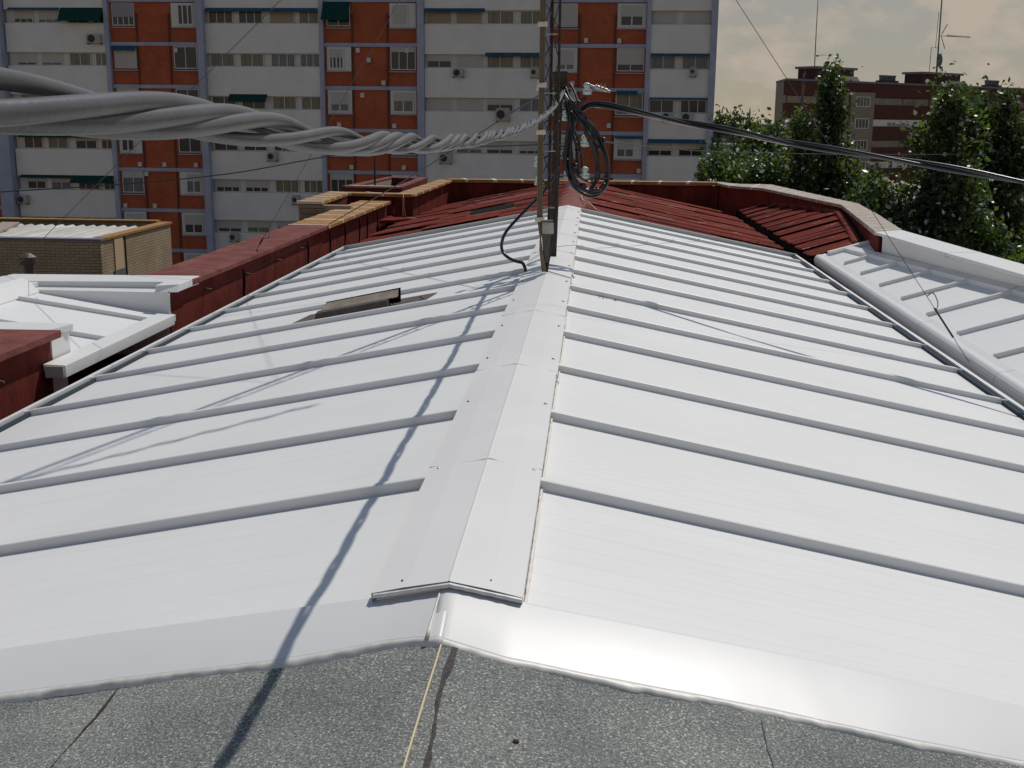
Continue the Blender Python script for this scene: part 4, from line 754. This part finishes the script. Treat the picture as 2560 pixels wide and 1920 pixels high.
RP = {'R1': {0: [(.62, 4, 'd', 'blind_l', 0), (0, 3, 'd', 'blind', 1)], 1: [(.97, 1, 'o', 'blind', 0), (0, 2, 'd', 'blind', 0)], 2: [(.5, 2, 'd', 'blind', 0), (0, 2, 'd', 'blind', 0)], 3: [(.42, 2, 'd', 'blind', 1), (0, 2, 'd', 'blind', 0)], 4: [(.3, 2, 'b', 'blind', 0), (.4, 2, 'b', 'blind', 1)], 5: [(.95, 2, 'd', 'blind', 1), (.55, 2, 'd', 'blind', 1)], 6: [(.9, 2, 'd', 'blind', 1), (.9, 2, 'd', 'blind', 1)]},
      'R2': {0: [(.2, 2, 'd', 'blind', 0), (.97, 1, 'b', 'blind', 1)], 1: [(.45, 4, 'd', 'blind', 1), (.2, 3, 'd', 'blind', 0)], 2: [(.65, 2, 'b', 'blind', 1), (.45, 2, 'o', 'blind', 1)], 3: [(.6, 2, 'd', 'blind', 1), (.6, 2, 'd', 'blind', 0)], 4: [(.25, 3, 'd', 'blind', 0), (.9, 1, 'b', 'blind', 1)]},
      'R3': {0: [(.97, 1, 'b', 'blind', 0), (.55, 2, 'd', 'blind', 1)], 1: [(.75, 2, 'b', 'blind', 1), (.72, 2, 'd', 'blind', 0)], 2: [(.5, 2, 'b', 'blind', 1), (0, 2, 'o', 'blind', 0)], 3: [(.8, 3, 'b', 'blind', 1), (.62, 2, 'b', 'blind', 1)], 4: [(.97, 1, 'b', 'blind', 1), (.97, 1, 'b', 'blind', 1)]}}
for nm, fl in RP.items():
    for k, us in fl.items():
        for (a, b_), (bl_, n, ti, bm, box) in zip(RU[nm], us):
            ya = .2
            if box:      # white glazed-in enclosure standing proud of the brick
                apb(MB().box(a - .03, b_ + .03, .10, .21, bz(k) + 1.12, bz(k) + 2.66), 'enclosure', 'frame_white'); ya = .098
                da = .12 + .3 * ((k * 7 + n) % 3 == 0); db_ = .12 + .35 * ((k * 5 + n) % 4 == 1)
                window(a + da, b_ - db_, bz(k) + 1.22, bz(k) + 2.58, ya, bl_, n, ti, bm=bm, fwid=.09)
            else: window(a, b_, bz(k) + 1.2, bz(k) + 2.66, ya + .0, bl_, n, ti, bm=bm)
            apb(MB().box(a - .08, b_ + .08, .06, .22, bz(k) + 1.04, bz(k) + 1.10), 'sill', 'lilac')
for xr in (-44.6, -49):
    for k in range(0, 6): window(xr - .8, xr + .9, bz(k) + 1.2, bz(k) + 2.6, .2, .5, 2, 'o')
def awn(u0, u1, k, drop, out, m, zt=2.30):
    z = bz(k) + zt; mb = MB(); n = int((u1 - u0) / .25) + 1; rings = []
    for u in np.linspace(u0, u1, n * 2):
        sc_ = .04 * abs(math.sin((u - u0) * math.pi / .25)); rings.append([(u, -.02, z + .04), (u, -.10 - out, z - drop + .06), (u, -.12 - out, z - drop - sc_), (u, -.09 - out, z - drop - sc_), (u, -.08 - out, z - drop + .03), (u, -.005, z - .03)])
    return apb(mb.loft(rings), 'awning', m)
awn(-41.6, -38.0, 0, .12, .1, 'awning_b'); awn(-37.9, -34.95, 0, .85, .55, 'awning'); awn(-41.6, -34.95, 3, .16, .12, 'awning'); awn(-41.7, -38.0, 4, .14, .1, 'awning'); awn(-37.95, -34.95, 4, .45, .35, 'awning')
awn(-27.8, -20.15, 0, .2, .12, 'awning_b'); awn(-26.4, -23.8, 2, .45, .3, 'awning'); awn(-27.8, -23.8, 3, .22, .15, 'awning_b')
awn(-12.95, -8.95, 0, .2, .1, 'awning_b'); awn(-8.9, -5.0, 1, .2, .15, 'awning_b'); awn(2.0, 5.8, 1, .12, .1, 'awning_b'); awn(2.0, 5.8, 2, .06, .05, 'awning_b'); awn(2.0, 5.82, 3, .2, .15, 'awning_b', 2.42)
awn(-34.45, -32.8, 1, .25, .1, 'awning_b', 2.62); awn(-19.75, -17.95, 0, 1.15, .75, 'awning', 2.7); awn(-.2, 1.2, 2, .2, .1, 'awning_b', 2.72); awn(-.22, 1.6, 3, .12, .05, 'awning_b', 2.6)
AC = [(-35.59, 18.21, .98, .6, 'under the wide green awning at the top left'), (-41.58, 7.32, .74, .55, 'at the lower left by the wide pilaster'), (-23.51, 10.51, .68, .55, 'under the thick cable on the second grey bay'), (-26.45, 4.95, .6, .55, 'low on the second grey bay above the red wall'), (-21.96, 7.6, .52, .6, 'beside the ochre tiled parapet'), (-10.67, 16.13, .74, .5, 'upper middle of the third grey bay'), (-5.6, 16.2, .5, .68, 'right behind the mast, upper floor'),
      (-7.69, 13.46, .93, .82, 'largest one, left of the mast under a half closed window'), (-11.56, 10.55, .82, .66, 'dark fronted, under the twisted cable on the third grey bay'), (4.77, 16.3, .41, .6, 'narrow one alone on the right grey bay'), (3.2, 13.42, .7, .5, 'left one of the pair on the right grey bay'), (4.52, 13.39, .78, .55, 'right one of the pair on the right grey bay')]
for u, z, w, h, lab in AC:
    t = thing('air_conditioner', 'outdoor air conditioner ' + lab, 'air conditioner', (0, 0, 0), 0, 'air conditioners on the apartment facade')
    ca, sa = math.cos(-.02), math.sin(-.02); t.rotation_euler = (0, 0, -.02); t.location = (1.941 + u * ca - (-.2) * sa, 79.284 + u * sa + (-.2) * ca, z)
    o = bevel(MB().box(-w / 2, w / 2, -.17, .14, -h / 2, h / 2).build('casing', 'ac_white', t), .02)
    rr_ = min(h * .42, w * .3); fanm = MB(); fanm.loft([[(-w * .15 + q_ * math.cos(a), -.17 - d_, q_ * math.sin(a)) for a in np.linspace(0, 2 * math.pi, 18, endpoint=False)] for q_, d_ in ((rr_, 0), (rr_, .012), (rr_ * .85, .018), (rr_ * .2, .022))]); fanm.build('fan_grille', 'ac_dark', t)
    MB().box(-w / 2, -w / 2 + .05, -.2, .195, -h / 2 - .07, -h / 2 - .01).box(w / 2 - .05, w / 2, -.2, .195, -h / 2 - .07, -h / 2 - .01).build('bracket', 'ac_dark', t)

# ------------------------------------------------------------------ beige brick building on the left
t = thing('brick_building', 'beige brick building with pale corrugated roof on the left', 'building', (-20, 36, 0)); of = t.location
XR, YF, YB = -14.37, 34.0, 39.9
place(MB().box(-60, XR, YF, YF + .25, 0, 9.50), 'front_wall', 'brick_beige_f', t, of)
place(MB().box(XR - .25, XR, YF + .26, YB, 0, 9.50), 'side_wall', 'brick_beige_s', t, of)
place(MB().box(-60, XR - .26, YB - .25, YB, 0, 9.56), 'rear_wall', 'brick_beige_f', t, of)
place(MB().box(-60, XR + .04, YF - .05, YF + .32, 9.502, 9.56), 'front_coping', 'slab', t, of)
sc_ = MB(); sc_.box(XR - .35, XR + .05, YF + .33, YB + .05, 9.502, 9.57); place(sc_, 'side_coping', 'ochre_tile', t, of); place(MB().box(-60, XR - .36, YB - .33, YB + .05, 9.562, 9.63), 'rear_coping', 'ochre_tile', t, of)
corr(t, of, None, 25.2, 1, lambda u, v: (-40.0 + 25.2 * v, YF + .36 + 4.1 * u, 9.46 + .06 * u), 'roof_sheet', 'corr', 3, period=.36, amp=.045)
place(MB().hexa([(-18.6, YF + .36, 9.5), (-18.0, YF + .36, 9.5), (-19.0, YF + 4.3, 9.55), (-19.6, YF + 4.3, 9.55)], [(-18.6, YF + .36, 9.545), (-18.0, YF + .36, 9.545), (-19.0, YF + 4.3, 9.63), (-19.6, YF + 4.3, 9.63)]), 'roof_joint', 'grey_tile', t, of)
place(MB().box(XR + .002, XR + .03, 34.95, 35.62, 8.5, 9.48), 'render_panel', mat('peach_render', (0.50, 0.36, 0.21), .85), t, of)
wq = place(MB().box(XR + .002, XR + .05, 34.82, 35.62, 8.05, 8.495), 'window', 'frame_dark', t, of); [place(MB().box(XR + .051, XR + .056, ya_, yb_, 8.1, 8.44), 'pane', 'glass_b', wq, Vector((0, 0, 0)) + of) for ya_, yb_ in ((34.9, 35.2), (35.25, 35.56))]
place(MB().tube([(XR + .05, 35.72, 9.5), (XR + .05, 35.72, 6)], .03, 6), 'downpipe', 'wire_dark', t, of)

# ------------------------------------------------------------------ brown block far right
a2 = R(40.6); t = thing('brown_block', 'brown brick housing block with rooftop huts and aerials at the right', 'building', (23.915, 150, 0), a2)
def b2(mb, name, m, parent=t): return mb.build(name, m, parent)
def skew(x0, y0, y1, x1, z0, z1):
    k_ = .937; return MB().hexa([(x0 + k_ * y0, y0, z0), (x1, y0, z0), (x1, y1, z0), (x0 + k_ * y1, y1, z0)], [(x0 + k_ * y0, y0, z1), (x1, y0, z1), (x1, y1, z1), (x0 + k_ * y1, y1, z1)])
b2(skew(0.06, .4, 8.7, 90, 0, 18.0), 'body', 'brick_brown'); b2(MB().hexa([(0, 0, 0), (.05, 0, 0), (8.25, 8.75, 0), (8.2, 8.75, 0)], [(0, 0, 18.1), (.05, 0, 18.1), (8.25, 8.75, 18.1), (8.2, 8.75, 18.1)]), 'gable_wall', 'cream'); b2(skew(-.1, -.1, 8.8, 90, 18.105, 18.35), 'roof_edge', 'slab')
sp_ = MB(); 
for k in range(0, 7):
    z = 16.3 - 2.78 * k; sp_.box(0, 90, 0, .4, z - 2.78 + .05, z - .92) if k < 6 else None
sp_.box(0, 90, 0, .4, 16.35, 18.09); b2(sp_, 'brick_band', 'brick_brown')
for a, b_ in ((7.5, 12.0), (12.6, 17.5), (30.3, 35.3), (36.8, 43.5), (55, 61)):
    b2(MB().box(a, b_, -.25, .39, 0, 16.95), 'stair_bay', 'cream')
    for k in range(6): 
        w = b2(MB().box(a + 1.0, b_ - 1.0, -.30, -.252, 15.1 - 2.78 * k, 16.4 - 2.78 * k), 'window', 'frame_white')
        pm = MB(); n = 4; W_ = (b_ - a - 2.2) / n
        for j in range(n): pm.box(a + 1.1 + j * W_ + .06, a + 1.1 + (j + 1) * W_ - .06, -.315, -.302, 15.18 - 2.78 * k, 16.32 - 2.78 * k)
        b2(pm, 'pane', 'glass_d', w)
for k in range(5):
    for a, b_ in ((.4, 7.3), (18, 24), (24.2, 30), (44, 50), (50.2, 54.8)):
        z0, z1 = 15.40 - 2.78 * k, 16.28 - 2.78 * k; w = b2(MB().box(a, b_, .12, .39, z0, z1), 'window', 'frame_white' if (k + int(a)) % 2 else 'cream')
        pm = MB(); n = int((b_ - a) / 1.0)
        for j in range(n):
            if rng.random() < .75: pm.box(a + j + .1, a + j + .9, .10, .118, z0 + .06, z0 + (z1 - z0) * rng.choice([.35, .55, .95]))
        if pm.v: b2(pm, 'pane', rng.choice(['glass_d', 'glass_b', 'glass_o']), w)
for nm, (a, b_) in (('one', (5.2, 13.0)), ('two', (28.0, 37.2))):
    a, b_ = a + 1.6, b_ + 1.6
    b2(MB().box(a, a + (b_ - a) * .52, 1.2, 4, 18.36, 19.75).box(a + (b_ - a) * .521, b_, 1.2, 4, 18.95, 19.75), 'roof_hut', 'hut_dark'); b2(MB().box(a - .3, b_ + .35, .9, 4.3, 19.76, 20.05), 'hut_slab', 'slab')
    b2(MB().hexa([(a + (b_ - a) * .6, 0.9, 18.36), (b_ + 1.0, 0.9, 18.36), (b_ + 1.0, 1.05, 18.36), (a + (b_ - a) * .6, 1.05, 18.36)], [(a + (b_ - a) * .52, 0.9, 18.94), (b_ + .35, 0.9, 18.94), (b_ + .35, 1.05, 18.94), (a + (b_ - a) * .52, 1.05, 18.94)]), 'hut_glazing', 'far_white')
for a in (22.0, 47.5):
    b2(MB().box(a, a + 3.5, 2, 3.2, 18.36, 18.72), 'chimney_base', 'hut_dark')
    for j in range(4): b2(MB().tube([(a + .4 + j * .9, 2.6, 18.7), (a + .4 + j * .9, 2.6, 19.15), (a + .4 + j * .9, 2.6, 19.2), (a + .4 + j * .9, 2.6, 19.42)], [.28, .28, .34, .34], 10), 'chimney_pot', 'far_grey')
t5 = thing('aerial_mast', 'thin bare whip aerial on the left rooftop hut of the brown block', 'aerial', (23.915, 150, 0), a2); MB().tube([(10.0, 4, 20.06), (9.85, 4, 25.2), (9.8, 4, 30.5)], [.07, .06, .03], 6).build('mast', 'far_grey', t5); MB().tube([(9.98, 4, 21.6), (12.2, 4, 21.7)], .03, 5).build('arm', 'far_grey', t5)
t6 = thing('aerial_mast', 'tall aerial mast with dish and comb antenna on the right rooftop hut', 'aerial', (23.915 + 3.4 * math.cos(a2), 150 + 3.4 * math.sin(a2), 0), a2); MB().tube([(33.7, 4, 20.06), (33.6, 4, 24), (33.4, 4, 31)], [.16, .11, .1], 6).build('mast', 'far_grey', t6)
ya_ = MB().tube([(33.7, 4, 25.3), (41.2, 4, 25.5)], .05, 5)
for j in range(16): ya_.tube([(35.5 + j * .37, 4 - .15, 25.4), (35.5 + j * .37, 4.15, 25.5)], .03, 4).tube([(35.5 + j * .37, 4, 25.25), (35.5 + j * .37, 4, 25.65)], .025, 4)
ya_.tube([(34.1, 4, 25.5), (35.3, 4, 27.0)], .06, 5).tube([(34.1, 4, 25.2), (35.2, 4, 23.6)], .06, 5); ya_.build('comb_antenna', 'far_grey', t6)
ds = MB(); ds.loft([[(33.55 + .72 * q_ * math.cos(a), 3.6 + d_, 21.9 + .95 * q_ * math.sin(a)) for a in np.linspace(0, 2 * math.pi, 20, endpoint=False)] for q_, d_ in ((.1, .25), (.7, .12), (1, 0), (.95, -.05), (.3, .05))]); ds.build('dish', 'slab', t6)
fm_ = MB(); fm_.tube([(31.9, 4, 20.06), (31.9, 4, 23.6), (33.5, 4, 23.65)], .045, 5).tube([(34.5, 4, 20.06), (34.45, 4, 23.0)], .045, 5).tube([(32.9, 4, 23.6), (32.95, 4, 28.5)], .04, 5); fm_.build('stay_frame', 'far_grey', t6)

# ------------------------------------------------------------------ lower surroundings on the right
t = thing('low_building', 'low flat roofed building with pale roof in front of the brown block', 'building', (40, 110, 0)); of = t.location
place(MB().box(24, 75, 100, 146, 0, 6.0), 'wall', 'cream', t, of); place(MB().box(23.8, 75.2, 99.8, 146.2, 6.01, 6.25), 'roof', 'pale_roof', t, of)
t = thing('brown_house', 'brown walled house with a white parapet at the far right edge', 'building', (19, 50, 0)); of = t.location
place(MB().box(16.6, 30, 48.2, 58, 0, 10.05), 'wall', 'brick_brown', t, of); place(MB().box(16.5, 30.1, 48.0, 58.2, 10.06, 10.65), 'parapet', 'far_white', t, of); place(MB().box(16.45, 30.2, 47.9, 58.3, 10.66, 10.75), 'coping', 'red_top', t, of)
for i_, (x0, x1, y0, y1, z, m_, lb) in enumerate(((13.6, 19.5, 128, 136, 10.4, 'far_white', 'low white building glimpsed between the tree tops right of the block'), (9.0, 40, 215, 235, 12.25, 'far_grey', 'long grey far building on the horizon behind the trees'))):
    t = thing('distant_building', lb, 'building', (x0, y0, 0)); of = t.location
    place(MB().box(x0, x1, y0, y1, 0, z), 'wall', m_, t, of); place(MB().box(x0 - .2, x1 + .2, y0 - .2, y1 + .2, z + .01, z + .3), 'roof', 'slab', t, of)
    wm = MB()
    for j in range(int((x1 - x0) / 3)): wm.box(x0 + 1 + j * 3, x0 + 2.2 + j * 3, y0 - .06, y0 - .01, z - 2.2, z - 1.0)
    place(wm, 'window_row', 'glass_d', t, of)

# ------------------------------------------------------------------ trees
def crown_mesh(blobs, n_clump, n_leaf, size, spread, pale=.05, dark=.4):
    W_ = np.array([b_[6] for b_ in blobs], float); W_ /= W_.sum(); C = []; 
    idx = rng.choice(len(blobs), n_clump, p=W_)
    for i in idx:
        c = np.array(blobs[i][:3]); r_ = np.array(blobs[i][3:6]); d = rng.normal(size=3); d /= np.linalg.norm(d); C.append(c + d * r_ * rng.random() ** .45)
    C = np.array(C); D_ = np.linalg.norm(C[:, None] - C[None], axis=2) + np.eye(len(C)) * 9; C = C[np.sort(D_, axis=1)[:, 1] < spread * 2.0]; n_clump = len(C); n = n_clump * n_leaf
    ax = rng.normal(size=(n_clump, 3)) * np.array((.5, .5, .9)); st = rng.normal(size=(n, 1)) * .7
    P = np.repeat(C, n_leaf, 0) + np.clip(rng.normal(size=(n, 3)), -1.7, 1.7) * spread * np.array((1, 1, 1.1)) + np.repeat(ax, n_leaf, 0) * st * spread * 1.4
    a = rng.normal(size=(n, 3)); a /= np.linalg.norm(a, axis=1)[:, None]; b_ = np.cross(a, rng.normal(size=(n, 3))); b_ /= np.linalg.norm(b_, axis=1)[:, None]
    s_ = size * rng.uniform(.6, 1.35, (n, 1)); V = np.empty((n, 4, 3)); V[:, 0] = P - a * s_; V[:, 1] = P + b_ * s_ * .62; V[:, 2] = P + a * s_; V[:, 3] = P - b_ * s_ * .62
    mi = np.where(rng.random(n) < pale * .9, 2, np.where(np.repeat(rng.random(n_clump), n_leaf) < dark, 1, 0))
    return V.reshape(-1, 3), n, mi
def tree(name, label, base, blobs, n_clump, n_leaf, size, spread, pale=.05, dark=.35, trunk_r=.16):
    t = thing(name, label, 'tree', (base[0], base[1], 0), 0, 'trees beyond the right parapet'); off = np.array((base[0], base[1], 0))
    V, n, mi = crown_mesh(blobs, n_clump, n_leaf, size, spread, pale, dark); V = V - off
    me = bpy.data.meshes.new('crown'); me.vertices.add(n * 4); me.vertices.foreach_set('co', V.ravel().astype(np.float32)); me.loops.add(n * 4); me.loops.foreach_set('vertex_index', np.arange(n * 4, dtype=np.int32)); me.polygons.add(n)
    me.polygons.foreach_set('loop_start', np.arange(0, n * 4, 4, dtype=np.int32)); me.polygons.foreach_set('loop_total', np.full(n, 4, dtype=np.int32))
    for q_ in ('leaf', 'leaf_dark', 'leaf_pale_glint'): me.materials.append(M[q_])
    me.polygons.foreach_set('material_index', mi.astype(np.int32)); me.update(); me.validate()
    o = bpy.data.objects.new('crown', me); COL.objects.link(o); o.parent = t
    tr = MB(); zt = max(b_[2] for b_ in blobs); zl = min(b_[2] - b_[5] for b_ in blobs); fork = max(1.5, zl * .8)
    tr.tube([(0, 0, -.1), (.05, 0, fork * .5), (0, .05, fork)], [trunk_r * 1.2, trunk_r, trunk_r * .9], 8)
    for b_ in blobs:
        e = np.array(b_[:3]) - off; tp_ = e + np.array((0, 0, b_[5] * .85)); tr.tube([(0, .05, fork), tuple((np.array((0, .05, fork)) * .5 + e * .5) * np.array((1, 1, 1)) + np.array((0, 0, -.3))), tuple(e), tuple(tp_)], [trunk_r * .7, trunk_r * .45, trunk_r * .3, .02], 6)
        for _ in range(5):
            d = rng.normal(size=3); d[2] = abs(d[2]); d /= np.linalg.norm(d); s0 = e + np.array((0, 0, rng.uniform(-.5, .3) * b_[5])); tr.tube([tuple(s0), tuple(s0 + d * np.array(b_[3:6]) * .8)], [.03, .01], 5)
    place(tr, 'trunk', 'bark', t, Vector((0, 0, 0)), True)
    return t
def sp_col(x, y, z0, z1, r, w=1.0): 
    n = 4; return [(x + rng.normal(0, r * .22), y + rng.normal(0, r * .2), z0 + (z1 - z0) * (i + .5) / n, r * (1.25 - .31 * i), r * (1.25 - .31 * i), (z1 - z0) / n * .66, w * (1.2 - .26 * i)) for i in range(n)]
tree('poplar_tree', 'slim young poplar right against the apartment block corner', (8.05, 74, 0), sp_col(8.05, 74, 5, 13.6, .42), 70, 40, .11, .22, .04)
tree('poplar_tree', 'twin topped slender poplar against the open sky', (7.9, 62, 0), sp_col(7.55, 62, 7, 13.55, .42) + sp_col(8.2, 62, 7.5, 13.7, .42), 150, 45, .11, .22, .04)
tree('leafy_tree', 'low round tree between the slim poplars and the brown block', (7.6, 49, 0), [(7.3, 49, 11.2, 1.2, 1.2, 1.4, 1), (8.2, 48.5, 11.4, 1.0, 1.0, 1.2, .8), (7.0, 50, 12.4, .5, .5, .6, .25), (7.9, 49, 12.5, .5, .5, .5, .25), (8.6, 48, 10.4, 1.2, 1.2, 1.4, .7)], 170, 60, .10, .24, .07)
tree('poplar_tree', 'tall dense poplar with two spires in front of the brown block', (8.1, 40.5, 0), sp_col(7.35, 40.2, 8, 14.6, .34, .55) + sp_col(8.15, 41, 6, 14.75, .62, 1.2) + sp_col(8.7, 41, 6, 14.5, .55, 1.0) + [(8.2, 40.5, 9.2, 1.5, 1.2, 2.2, 1.4), (8.9, 40.5, 10.9, .75, .7, 1.3, .7)], 430, 60, .085, .20, .055, .45)
tree('leafy_tree', 'wide dark bushy tree row just over the curved parapet', (6.2, 42, 0), [(5.2, 42, 10.7, .9, 1.2, 1.1, 1), (6.0, 41.5, 10.6, 1.0, 1.2, 1.3, 1), (6.9, 41.5, 10.7, 1.1, 1.2, 1.4, 1.1), (4.7, 42.5, 11.1, .5, .6, .8, .5), (7.6, 41, 10.0, 1.0, 1.1, 1.4, .8)], 330, 60, .09, .22, .06, .45)
tree('silver_leaf_bush', 'pale leaved shrub top beneath the black cable at the parapet corner', (8.5, 33, 0), [(8.0, 33.2, 10.6, .75, .8, 1.1, 1), (8.8, 33, 10.2, .8, .8, 1.2, 1), (9.3, 33, 9.6, .8, .8, 1.2, .8), (7.8, 34, 9.4, .8, .8, 1.3, .6)], 210, 60, .075, .19, .14, .25)
tree('poplar_tree', 'big nearest poplar with a broad crown at the right', (10.4, 33.5, 0), sp_col(9.85, 33, 8, 13.95, .55, 1.0) + sp_col(10.7, 34, 8, 13.5, .6, 1.0) + [(9.9, 33.2, 11.1, 1.1, 1.0, 1.5, 1.5), (10.8, 33.6, 10.0, 1.25, 1.1, 1.8, 1.7), (11.6, 33.8, 9.2, 1.0, 1.0, 1.7, 1.2), (10.0, 33, 9.0, 1.2, 1.0, 1.6, 1.1), (9.5, 33.2, 12.6, .35, .4, .5, .2), (11.9, 33.5, 8.0, .9, .9, 1.5, .8)], 620, 60, .082, .20, .06, .4)
tree('poplar_tree', 'shadowy far poplar standing behind the big right hand poplar', (14.6, 44, 0), sp_col(14.0, 44, 7, 13.9, .8, 1) + sp_col(15.3, 44, 7, 14.3, .9, 1.2) + [(15.8, 44, 12, 1.2, 1.2, 1.8, 1), (13.2, 44, 11.6, .7, .7, 1.8, .6)], 380, 55, .10, .24, .03, .7)
tree('leafy_tree', 'low tree at the right edge in front of the brown house', (13.4, 36, 0), [(13.0, 36, 8.2, 1.3, 1.2, 1.2, 1), (14.6, 36, 8.6, 1.3, 1.2, 1.3, 1), (12.2, 35, 7.2, 1.2, 1.2, 1.3, 1)], 220, 55, .085, .22, .06, .4)
